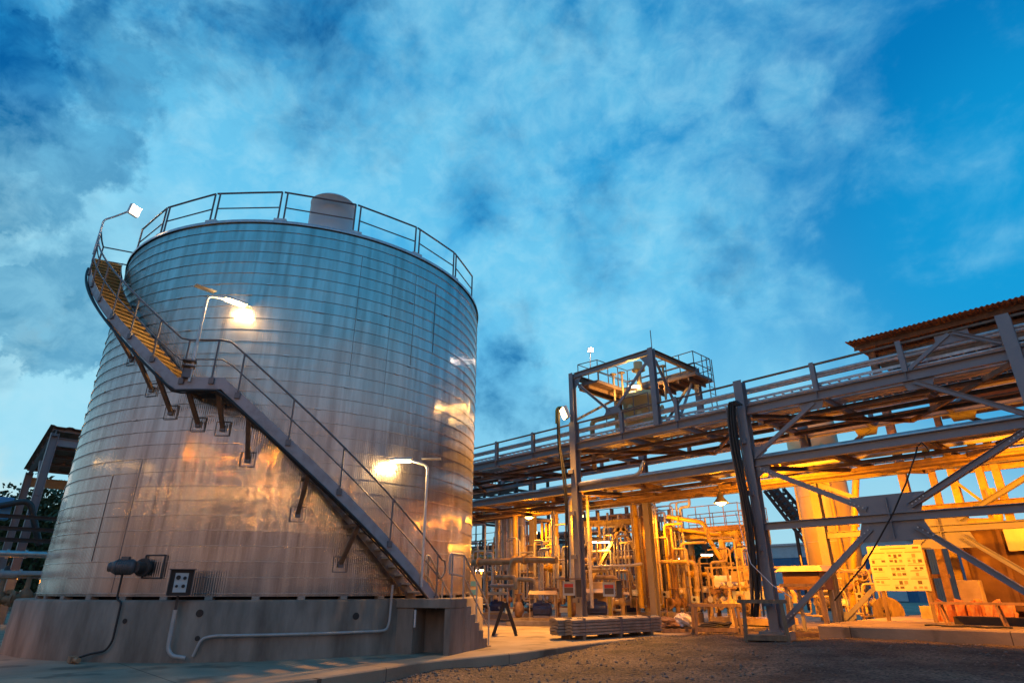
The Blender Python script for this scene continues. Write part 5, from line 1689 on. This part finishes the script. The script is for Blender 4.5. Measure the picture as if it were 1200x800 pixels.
# long bench in front of it
ba_ = at(1092, 706, y=22.9); bb_ = at(1215, 709, y=22.9)
t = thing('long_bench', 'long low steel bench in front of the brown container', 'bench', (ba_.x, 22.9, SZ))
MB().bar((ba_.x, 22.9, ba_.z), (bb_.x + 2, 22.9, ba_.z), .45, .07).build('bench_top', prust, t)
for k in range(6):
    for y in (22.72, 23.08):
        MB().bar((ba_.x + .3 + k * 1.4, y, SZ - .01), (ba_.x + .2 + k * 1.4, y, ba_.z - .04), .05, .05).build('leg', prust, t)
# orange safety mesh and the box on top
mq = at(1125, 712, y=24.9)
t = thing('safety_mesh', 'crumpled orange safety mesh piled beside the long bench', 'safety mesh', (mq.x, mq.y, SZ))
for k in range(4):
    g = MB(); n1 = 26; vs = []
    for i in range(n1 + 1):
        x = mq.x - .7 + 2.0 * i / n1
        y = mq.y + .25 * k + .12 * sin(i * 1.3 + k)
        h = 1.0 + .18 * sin(i * .9 + k * 2) - .12 * k
        vs += [(x, y, SZ + .01), (x + .05 * sin(i * 2.), y + .1 * cos(i * 1.7), SZ + h * .6)]
    g.add(vs, [(2 * i, 2 * i + 2, 2 * i + 3, 2 * i + 1) for i in range(n1)])
    o = g.build('mesh_fold', orange, t); sm = o.modifiers.new('thickness', 'SOLIDIFY'); sm.thickness = .02
g = MB(); p = at(1135, 690, y=25.9); g.box((p.x - .28, 25.8, SZ - .02), (p.x + .35, 26.3, p.z + .28)); tag(g.build('upright_box', tan, None, .02), 'tan box standing behind the orange safety mesh', 'box')
g = MB(); p = at(1150, 722, y=23.6)
g.box((p.x - .7, 23.5, SZ - .01), (p.x + 4.5, 24.1, SZ + .22)); tag(g.build('dark_beam', dark, None, .01), 'dark heavy beam lying on the slab under the long bench', 'beam')
for k in range(5):
    c = at(1105 + k * 11, 722, y=21.9) * V((1, 1, 0)) + Z * (SZ + .02)
    tag(MB().tube([c + V((i * .14 - .5, .25 * sin(i * .9 + k * 2), .0)) for i in range(9)], .022, 6).build('slab_hose', black), f'black hose loop lying on the lit slab, {ORD[k]} from the left below the mesh', 'hose', 'hose loops on the lit slab')

# blue ribbed container and pale blue shed in the distance
p0, p1 = at(1090, 700, y=42), at(1132, 700, y=42)
t = thing('blue_container', 'blue ribbed container in the distance right of the notice board', 'container', (p0.x, 42, SZ))
g = MB(); g.box((p0.x, 42, SZ), (p1.x, 50, at(1100, 640, y=42).z)); g.build('container_body', bluewall, t)
for k in range(14):
    x = p0.x + .1 + (p1.x - p0.x - .2) * k / 13
    MB().cbox((x, 41.96, 2.3), (.1, .09, 3.6)).build('rib', bluewall, t)
p0, p1 = at(866, 690, y=85), at(1075, 690, y=85)
t = thing('blue_shed', 'long pale-topped blue industrial shed on the horizon', 'shed', (p0.x, 85, 0))
zt_ = at(900, 640, y=85).z; zm = at(900, 654, y=85).z
g = MB(); g.box((p0.x, 85, 0), (p1.x, 97, zm)); g.build('wall', bluewall, t)
g = MB(); g.box((p0.x - .05, 84.95, zm), (p1.x, 97, zt_)); g.build('upper_wall', whitewall, t)
g = MB(); g.box((p0.x - .3, 84.7, zt_), (p1.x + .3, 97.3, zt_ + .25)); g.build('roof', galv, t)
for k in range(4):
    MB().cbox((p0.x + 5 + k * 7, 84.95, 1.8), (3.4, .14, 3.4)).build('roller_door', whitewall, t)
# lattice boom
t = thing('lattice_boom', 'dark inclined lattice conveyor boom behind the rack column', 'conveyor', V((at(962, 690, y=48).x, 48, 0)))
a, b = at(896, 575, y=48), at(966, 664, y=48)
a2, b2 = at(908, 570, y=48.0), at(975, 650, y=48)
for y in (48, 49.6):
    for p_, q_ in ((a, b), (a2, b2)):
        MB().bar((p_.x, y, p_.z), (q_.x, y, q_.z), .22, .22).build('chord', black, t)
for y in (48.02, 49.58):
    g = MB()
    for k in range(14):
        f0, f1 = k / 14, (k + 1) / 14
        A_, B_ = a.lerp(b, f0), a2.lerp(b2, f1)
        g.bar((A_.x, y, A_.z), (B_.x, y, B_.z), .1, .1)
        A_, B_ = a2.lerp(b2, f1), a.lerp(b, f1)
        g.bar((A_.x, y, A_.z), (B_.x, y, B_.z), .1, .1)
    g.build('lattice', black, t)
g = MB()
g.hexa([(a.x, 48.3, a.z + .2), (a.x, 49.3, a.z + .2), (b.x, 49.3, b.z + .2), (b.x, 48.3, b.z + .2), (a.x, 48.3, a.z + .9), (a.x, 49.3, a.z + .9), (b.x, 49.3, b.z + .9), (b.x, 48.3, b.z + .9)])
g.build('belt_cover', black, t)
for k in (.55, .95):
    q_ = a.lerp(b, k)
    for y in (48, 49.6): MB().bar((q_.x, y, 0), (q_.x, y, q_.z), .2, .2).build('trestle_leg', black, t)
g = MB()
for k in range(9):
    f0 = k / 8; A_ = a2.lerp(b2, f0 * .7)
    g.tube([(A_.x, 48, A_.z), (A_.x, 48, A_.z + 1.0)], .04, 5)
A_, B_ = a2, a2.lerp(b2, .7)
g.tube([(A_.x, 48, A_.z + 1.0), (B_.x, 48, B_.z + 1.0)], .04, 5)
g.build('walkway_rail', black, t)

# ================================================================== LEFT OF THE TANK
XL = -33.0
lrk = thing('low_pipe_rack', 'low dark pipe rack at the left edge behind the tank', 'pipe rack', (XL, 1, 0))
ys_ = (-3.5, .9, 5.3, 9.7)
for y in ys_:
    for x in (XL, XL - 2.2):
        MB().ibeam((x, y, 0), (x, y, 4.7), .2, .2, (0, 1, 0)).build('post', dark, lrk)
    for z in (1.3, 2.6, 4.2): MB().ibeam((XL, y, z), (XL - 2.2, y, z), .16, .14).build('cross_arm', dark, lrk)
for v in (606, 620, 633):
    z = at(30, v, x=XL).z
    MB().ibeam((XL + .12, -4, z), (XL + .12, 10, z), .16, .12).build('long_beam', dark, lrk)
for v, r, m, lb in ((649, .13, alu, 'silver pipe on the low left rack, upper of three'), (673, .15, pgrey, 'thick grey pipe on the low left rack, middle of three'), (697, .09, prust, 'rusty pipe on the low left rack, lowest of three')):
    z = at(30, v, x=XL + .35).z
    g = MB(); g.cyl((XL + .4, -4.5, z), (XL + .4, 11, z), r, n=16)
    for y in (-1.5, 2.6, 3.2, 6): g.cyl((XL + .4, y, z), (XL + .4, y + .08, z), r * 1.35, n=16)
    tag(g.build('rack_pipe', m), lb, 'pipe', 'pipes on the low left rack')
for i, (y, z, s_) in enumerate(((2.7, .0, 1.9), (3.5, 0, 2.0), (4.3, 0, 1.8))):
    n_ = dup(vr, (XL + 1.3, y, z), 1 + i, ['rusty hand valve nearest the picture edge below the low left rack', 'rusty hand valve in the middle below the low left rack', 'rusty hand valve nearest the tank below the low left rack'][i]); n_.scale = (s_,) * 3
lb0 = V((XL - .9, 2.9, 1.9))
head_lamp('pendant_lamp', 'orange lamp inside the low pipe rack at the left edge', lb0, DN, 30, hang=.35)
# shelter with sloping sheet roof
sh = thing('open_shelter', 'open steel shelter with sloping sheet roof behind the left of the tank', 'shelter', (-38, 3.5, 0))
hi = at(62, 502, x=-36); lo = at(33, 549, x=-42.5)
sx0, sx1 = -36.0, -42.5
ylen = 7.5
n_ = 60; g = MB(); vs = []
for i in range(n_ + 1):
    y = hi.y - .15 + ylen * i / n_
    w_ = .05 if (i % 6) in (0, 1) else 0
    vs += [(sx0 + .3, y, hi.z + w_ + .05), (sx1 - .3, y, lo.z + w_ - .05)]
g.add(vs, [(2 * i, 2 * i + 1, 2 * i + 3, 2 * i + 2) for i in range(n_)])
o = g.build('sheet_roof', roofm, sh); q_ = o.modifiers.new('thickness', 'SOLIDIFY'); q_.thickness = .03
for y in (hi.y + .15, hi.y + 3.6, hi.y + 7.1):
    MB().ibeam((sx0, y, 0), (sx0, y, hi.z - .2), .34, .3, (0, 1, 0)).build('post', steel, sh)
    MB().ibeam((sx1, y, 0), (sx1, y, lo.z - .2), .34, .3, (0, 1, 0)).build('post', steel, sh)
    MB().ibeam((sx0 + .2, y, hi.z - .2), (sx1 - .2, y, lo.z - .2), .3, .2).build('rafter', steel, sh)
    MB().bar((sx0, y, hi.z - 3.2), (sx0 - 2.6, y, hi.z - 1.2), .14, .14).build('knee_brace', steel, sh)
for k in range(6):
    f = k / 5
    x = sx0 + (sx1 - sx0) * f; z = hi.z + (lo.z - hi.z) * f - .03
    MB().channel((x, hi.y, z), (x, hi.y + ylen - .3, z), .16, .08).build('purlin', steel, sh)
MB().ibeam((sx1, hi.y + .3, lo.z - .7), (sx1, hi.y + 7, lo.z - .7), .5, .2).build('eaves_beam', tan, sh)
MB().ibeam((sx0, hi.y + .3, hi.z - .6), (sx0, hi.y + 7, hi.z - .6), .4, .2).build('eaves_beam', steel, sh)
# grey duct elbow and blue cabinet at the very edge
p = at(6, 592, x=-34.6)
g = MB(); g.box((p.x - .8, p.y - 1.2, 4.2), (p.x, p.y + .25, p.z + .35)); tag(g.build('blue_cabinet', bluetag, None, .02), 'blue cabinet standing on the low rack at the left picture edge', 'cabinet')
p = at(30, 592, x=-34.4)
tag(MB().pipe([(p.x, p.y - .9, p.z - .1), (p.x, p.y + .1, p.z + .25), (p.x - .2, p.y + .9, p.z - 1.6)], .13, .4).build('duct_elbow', dark), 'dark duct elbow beside the blue cabinet at left', 'duct')

# ================================================================== TREES
def leaf_mesh(seed, n, W, Hh):
    rnd = random.Random(seed)
    clumps = []
    for k in range(26):
        a = rnd.uniform(0, 2 * pi); r = rnd.uniform(.15, 1) ** .6 * .42; z = rnd.uniform(.02, 1)
        w = sin(pi * min(1, .15 + z * .8)) ** .7
        clumps.append(V((cos(a) * r * W * w, sin(a) * r * W * w, z * Hh)))
    g = MB()
    for i in range(n):
        c = clumps[rnd.randrange(len(clumps))]
        s_ = W * .13
        p = c + V((rnd.gauss(0, s_), rnd.gauss(0, s_), rnd.gauss(0, s_ * .8)))
        d = V((rnd.gauss(0, 1), rnd.gauss(0, 1), rnd.gauss(0, 1))).normalized(); e_ = d.orthogonal().normalized()
        L = rnd.uniform(.10, .2) * W / 5
        g.add([p - d * L, p + e_ * L * .5, p + d * L, p - e_ * L * .5], [(0, 1, 2, 3)])
    return g


def tree_proto(label, seed, W, Hh, trunk, n=4200):
    t = thing('tree', label, 'tree', (0, 0, 0), 0, 'trees on the horizon')
    g = MB(); g.tube([(0, 0, -.1), (.1, 0, trunk * .6), (0, .1, trunk + Hh * .35)], [.28, .2, .1], 8)
    rnd = random.Random(seed)
    for k in range(7):
        a = rnd.uniform(0, 6.28); z = trunk * (.6 + .09 * k)
        g.tube([(0, 0, z), (cos(a) * W * .18, sin(a) * W * .18, z + Hh * .2), (cos(a) * W * .33, sin(a) * W * .33, z + Hh * .42)], [.12, .08, .03], 6)
    g.build('trunk', bark, t)
    L = leaf_mesh(seed, n, W, Hh)
    L.v = [(x, y, z + trunk * .75) for x, y, z in L.v]
    L.build('crown', leaf, t)
    return t


tp1 = tree_proto('dark broad tree behind the shelter, nearest the tank', 1, 7, 6, 2.2)
tp1.location = (-57, 6.2, 0)
tp2 = tree_proto('dark tree at the left picture edge behind the shelter', 2, 7.5, 5.5, 2.2)
tp2.location = (-60, 3.8, 0)
extra = [((-66, 8.5), 1.15, 'dark tree farther back between the shelter posts'), ((-70, 5.0), 1.05, 'dark tree farthest back at the left picture edge'), ((-63, 1.0), 1.0, 'dark tree just outside the left of the shelter')]
for i, ((x, y), s_, lb) in enumerate(extra):
    dup((tp1, tp2)[i % 2], (x, y, 0), i * 1.7 + .5, lb, (s_,) * 3)
us = [(668, .95), (700, 1.05), (722, 1.1), (745, 1.0), (786, 1.05), (803, 1.2), (815, 1.15), (828, 1.1), (842, .95), (858, 1.0), (870, .9), (886, .8)]
for i, (u, s_) in enumerate(us):
    p = at(u, 690, y=95 + (i % 3) * 6)
    dup((tp1, tp2)[i % 2], (p.x, p.y, 0), i * 1.1, f'dark tree on the horizon under the rack, {ORD[i]} from the left', (s_ * 1.25, s_ * 1.25, s_ * 1.0))

# ================================================================== PLANT BEHIND THE CAMERA (mirrored in the cladding)
for i, (x, y, z, P_, lb) in enumerate([(-20.5, -2.2, 5.2, 1000, 'orange street lamp left of the tank outside the picture'), (-6, -9, 7.5, 650, 'orange street lamp on the yard behind the viewpoint'), (14, -1, 7.5, 600, 'orange street lamp on the yard right of the viewpoint')]):
    t = head_lamp('pendant_lamp', lb, V((x, y, z)), DN, P_, hang=.45, spot=(.25, .12, -1) if i == 0 else None)
    t['group'] = 'street lamps on the yard'
    MB().pipe([(x, y - .9, GZ), (x, y - .9, z + .85), (x, y, z + .85)], .06, .3).build('lamp_post', steel, t)

for i, k in enumerate((-66, -57, -49, -41, -34, -26, -19, -11, -4, 4, 12, 20, 27, 36, 45, 55)):
    P_ = V((-HX * 38 + HY * k, -HY * 38 - HX * k, 0)); h = 9.8 + (i * 37 % 5) * .18
    t = thing('flood_mast', f'distant orange flood mast behind the viewpoint, {ORD[i]} from the right', 'lamp mast', (P_.x, P_.y, GZ), 0, 'flood masts behind the viewpoint')
    MB().tube([(P_.x, P_.y, GZ), (P_.x, P_.y, h)], [.14, .07], 8).build('mast', steel, t)
    ax = (V((HY, -HX, 0)), V((HX, HY, 0)), Z)
    MB().cbox((P_.x, P_.y, h + .2), (1.5, .25, .3), ax).build('lamp_housing', dark, t)
    for q_ in (-.36, .36):
        MB().cbox(V((P_.x, P_.y, h + .2)) + ax[0] * q_ + ax[1] * .14, (.5, .03, .16), ax).build('lamp_glass', farglass, t)

# ================================================================== SKY AND SUN
w = bpy.data.worlds.new('World'); SC.world = w; w.use_nodes = True
n, l = w.node_tree.nodes, w.node_tree.links
n.clear()
out = n.new('ShaderNodeOutputWorld')
SUN_EL, SUN_AZ = radians(-1.5), math.atan2(HY, HX) + radians(42)     # sun just set, front left
sky = n.new('ShaderNodeTexSky'); sky.sky_type = 'NISHITA'; sky.sun_disc = False
sky.sun_elevation = SUN_EL; sky.sun_rotation = pi / 2 - SUN_AZ
sky.air_density = 1.2; sky.dust_density = .6; sky.ozone_density = 4
tc = n.new('ShaderNodeTexCoord')


def mth(op, *args, clamp=False):
    q = n.new('ShaderNodeMath'); q.operation = op; q.use_clamp = clamp
    for i, a in enumerate(args):
        if isinstance(a, (int, float)): q.inputs[i].default_value = a
        else: l.new(a, q.inputs[i])
    return q.outputs[0]


def ramp(src, stops, interp='LINEAR'):
    r = n.new('ShaderNodeValToRGB'); r.color_ramp.interpolation = interp
    el = r.color_ramp.elements
    while len(el) < len(stops): el.new(.5)
    for e_, (p_, c_) in zip(el, stops):
        e_.position = p_; e_.color = (*c_, 1) if len(c_) == 3 else c_
    l.new(src, r.inputs[0])
    return r.outputs[0]


def mix(f, a, b, mode='MIX'):
    q = n.new('ShaderNodeMixRGB'); q.blend_type = mode
    for i, s_ in enumerate((f, a, b)):
        if isinstance(s_, (int, float)): q.inputs[i].default_value = s_
        elif isinstance(s_, tuple): q.inputs[i].default_value = (*s_, 1)
        else: l.new(s_, q.inputs[i])
    return q.outputs[0]


sp = n.new('ShaderNodeSeparateXYZ'); l.new(tc.outputs['Generated'], sp.inputs[0])
dx, dy, dz = sp.outputs


wz = n.new('ShaderNodeTexNoise'); wz.inputs['Scale'].default_value = 4.5; wz.inputs['Detail'].default_value = 10; wz.inputs['Roughness'].default_value = .62
l.new(tc.outputs['Generated'], wz.inputs['Vector'])
w1 = n.new('ShaderNodeVectorMath'); w1.operation = 'SUBTRACT'; l.new(wz.outputs['Color'], w1.inputs[0]); w1.inputs[1].default_value = (.5, .5, .5)
w2 = n.new('ShaderNodeVectorMath'); w2.operation = 'SCALE'; l.new(w1.outputs[0], w2.inputs[0]); w2.inputs['Scale'].default_value = .32
w3 = n.new('ShaderNodeVectorMath'); w3.operation = 'ADD'; l.new(w2.outputs[0], w3.inputs[0]); l.new(tc.outputs['Generated'], w3.inputs[1])
w4 = n.new('ShaderNodeVectorMath'); w4.operation = 'NORMALIZE'; l.new(w3.outputs[0], w4.inputs[0])
WARP = [tc.outputs['Generated']]


def dirdot(u, v):
    d = (FW + RT * ((u - CX) / F) + UP * ((CY - v) / F)).normalized()
    q = n.new('ShaderNodeVectorMath'); q.operation = 'DOT_PRODUCT'
    l.new(WARP[0], q.inputs[0]); q.inputs[1].default_value = d
    return q.outputs['Value']


def bank(u, v, deg0, deg1):
    """soft round region of sky round one direction: 1 inside deg0, 0 outside deg1"""
    q = n.new('ShaderNodeMapRange'); q.interpolation_type = 'SMOOTHSTEP'
    l.new(dirdot(u, v), q.inputs[0])
    q.inputs[1].default_value = cos(radians(deg1)); q.inputs[2].default_value = cos(radians(deg0))
    return q.outputs[0]


mp = n.new('ShaderNodeMapping'); l.new(tc.outputs['Generated'], mp.inputs[0])
mp.inputs['Rotation'].default_value = (radians(20), radians(-15), radians(12)); mp.inputs['Scale'].default_value = (1, 1, 1.25)


def fbm(scale, off, detail=9, rough=.55, dist=.2):
    q = n.new('ShaderNodeTexNoise'); q.inputs['Scale'].default_value = scale; q.inputs['Detail'].default_value = detail
    q.inputs['Roughness'].default_value = rough; q.inputs['Distortion'].default_value = dist
    a = n.new('ShaderNodeVectorMath'); a.operation = 'ADD'; l.new(mp.outputs[0], a.inputs[0]); a.inputs[1].default_value = (off, off * .37, off * .71)
    l.new(a.outputs[0], q.inputs['Vector'])
    return q.outputs['Fac']


# clear evening sky toward the afterglow
base = ramp(dz, [(0, (.40, .70, .80)), (.12, (.30, .65, .83)), (.26, (.19, .57, .82)), (.38, (.10, .47, .79)), (.56, (.03, .37, .73)), (.72, (.008, .27, .60)), (1, (.004, .16, .42))])
base = mix(mth('MULTIPLY', bank(1300, 0, 8, 36), .95), base, (.0, .18, .49))
base = mix(mth('MULTIPLY', bank(1330, 300, 4, 22), .85), base, (.005, .34, .70))
base = mix(mth('MULTIPLY', bank(-60, 500, 9, 27), .95), base, (.52, .77, .82))
def field(blobs, noise_out, amp, lo, hi, mult=False):
    acc = None
    for (u, v, a, b, k) in blobs:
        q = mth('MULTIPLY', bank(u, v, a, b), k)
        acc = q if acc is None else mth('MAXIMUM', acc, q)
    val = mth('MULTIPLY', acc, mth('MULTIPLY_ADD', noise_out, amp, 1 - amp * .5)) if mult else mth('ADD', acc, mth('MULTIPLY', mth('SUBTRACT', noise_out, .5), amp))
    q = n.new('ShaderNodeMapRange'); q.interpolation_type = 'SMOOTHSTEP'
    l.new(val, q.inputs[0]); q.inputs[1].default_value = lo; q.inputs[2].default_value = hi
    return q.outputs[0]


WARP[0] = w4.outputs[0]      # cloud banks have torn, curling edges
nz1 = fbm(7.0, 4.3, 13, .60, .3)
nz2 = fbm(8.5, 9.1, 13, .60, .3)
nz3 = fbm(20.0, 2.2, 10, .62, .4)
light = field([(260, 170, 3, 13, 1.05), (330, 190, 2, 9, .95), (100, 235, 2, 7, 1.05), (480, 160, 2, 13, .75), (590, 150, 2, 12, .75), (690, 90, 1, 9, .65), (800, 75, 1, 8, .62), (930, 105, 1, 7, .55),
               (745, 290, 2, 13, .75), (620, 330, 1, 12, .9), (700, 400, 1, 11, .85), (820, 250, 2, 13, .6), (60, 330, 1.5, 6, 1.1), (150, 330, 2, 8, 1.0), (100, 440, 2, 9, 1.0), (340, 60, 2, 12, .6), (520, 40, 2, 12, .6),
               (1120, 240, 2, 10, .3), (960, 160, 2, 10, .4), (-100, 300, 5, 20, .7), (860, -200, 8, 30, .5), (200, -250, 8, 30, .55), (920, 400, 2, 10, .55)], nz1, 1.3, .15, .95)
c1 = mix(mth('MULTIPLY', light, .60), base, (.22, .68, .92))
c1 = mix(mth('MULTIPLY', mth('MULTIPLY', light, ramp(nz3, [(.40, (0, 0, 0)), (.68, (1, 1, 1))])), .34), c1, (.45, .79, .93))
dkm = field([(20, 100, 2.5, 7, 1.5), (80, 150, 2, 6.5, 1.5), (150, 75, 1.5, 6, 1.1), (10, 225, 1.5, 5, 1.2), (40, 372, 1.5, 5, 1.6), (75, 395, 1, 4, 1.3), (60, 300, .5, 3.5, .9), (220, 130, 1, 5, .7), (230, 40, 2, 8, .75), (330, 120, 1, 6, .5),
             (400, 110, 2, 9, .58), (470, 90, 2, 8, .55), (560, 215, 2, 9, .5), (690, 260, 2, 10, .52), (740, 300, 2, 7, .45), (590, 450, 1, 7, .7), (640, 480, 1, 6, .65), (560, 380, 1, 6, .55), (860, 280, 2, 9, .55), (650, 30, 2, 9, .5), (300, -20, 4, 16, .6), (-200, 150, 8, 24, .8)], nz2, 2.6, .30, 1.0, True)
dkm = mth('MULTIPLY', dkm, mth('MULTIPLY_ADD', ramp(nz3, [(.36, (0, 0, 0)), (.66, (1, 1, 1))]), .5, .62), clamp=True)
c2 = mix(mth('MULTIPLY', dkm, mth('MULTIPLY_ADD', light, -.3, 1.0)), c1, (.04, .31, .49), 'MULTIPLY')
WARP[0] = tc.outputs['Generated']
hz = ramp(dz, [(0, (1, 1, 1)), (.10, (.5, .5, .5)), (.22, (0, 0, 0))])
c3 = mix(mth('MULTIPLY', hz, .3), c2, (.46, .74, .83))
# the opposite sky: earth shadow and dull pink belt low down, deep blue above
bk = n.new('ShaderNodeVectorMath'); bk.operation = 'DOT_PRODUCT'
l.new(tc.outputs['Generated'], bk.inputs[0]); bk.inputs[1].default_value = (-HX, -HY, 0)
opp = ramp(dz, [(0, (.27, .125, .07)), (.10, (.33, .175, .12)), (.21, (.36, .27, .28)), (.30, (.27, .35, .45)), (.40, (.10, .38, .63)), (.52, (.03, .36, .70)), (.75, (.01, .30, .66)), (1, (.008, .18, .46))])
opp = mix(mth('MULTIPLY', ramp(nz1, [(.42, (0, 0, 0)), (.68, (1, 1, 1))]), .35), opp, (.09, .40, .66))
c4 = mix(ramp(mth('MULTIPLY_ADD', bk.outputs['Value'], .5, .5), [(.27, (0, 0, 0)), (.50, (1, 1, 1))]), c3, opp)
b1 = n.new('ShaderNodeBackground'); l.new(sky.outputs[0], b1.inputs[0]); b1.inputs[1].default_value = .03
b2 = n.new('ShaderNodeBackground'); l.new(c4, b2.inputs[0]); b2.inputs[1].default_value = 1.02
ad = n.new('ShaderNodeAddShader'); l.new(b1.outputs[0], ad.inputs[0]); l.new(b2.outputs[0], ad.inputs[1])
l.new(ad.outputs[0], out.inputs[0])

L = bpy.data.lights.new('sun', 'SUN'); L.energy = .06; L.angle = radians(14); L.color = (1, .62, .42)
so = bpy.data.objects.new('sun', L); COL.objects.link(so)
so.rotation_euler = V((-cos(SUN_AZ) * cos(radians(2)), -sin(SUN_AZ) * cos(radians(2)), -sin(radians(2)))).to_track_quat('-Z', 'Y').to_euler()

# ================================================================== RENDER SETTINGS
SC.render.engine = 'CYCLES'
cy = SC.cycles
cy.use_denoising = True
cy.max_bounces = 6; cy.diffuse_bounces = 3; cy.glossy_bounces = 4; cy.transmission_bounces = 2
cy.sample_clamp_indirect = 6
cy.use_light_tree = True
cy.caustics_reflective = False
vs_ = SC.view_settings
vs_.view_transform = 'Standard'
try: vs_.look = 'None'
except Exception: pass
vs_.exposure = 0; vs_.gamma = 1
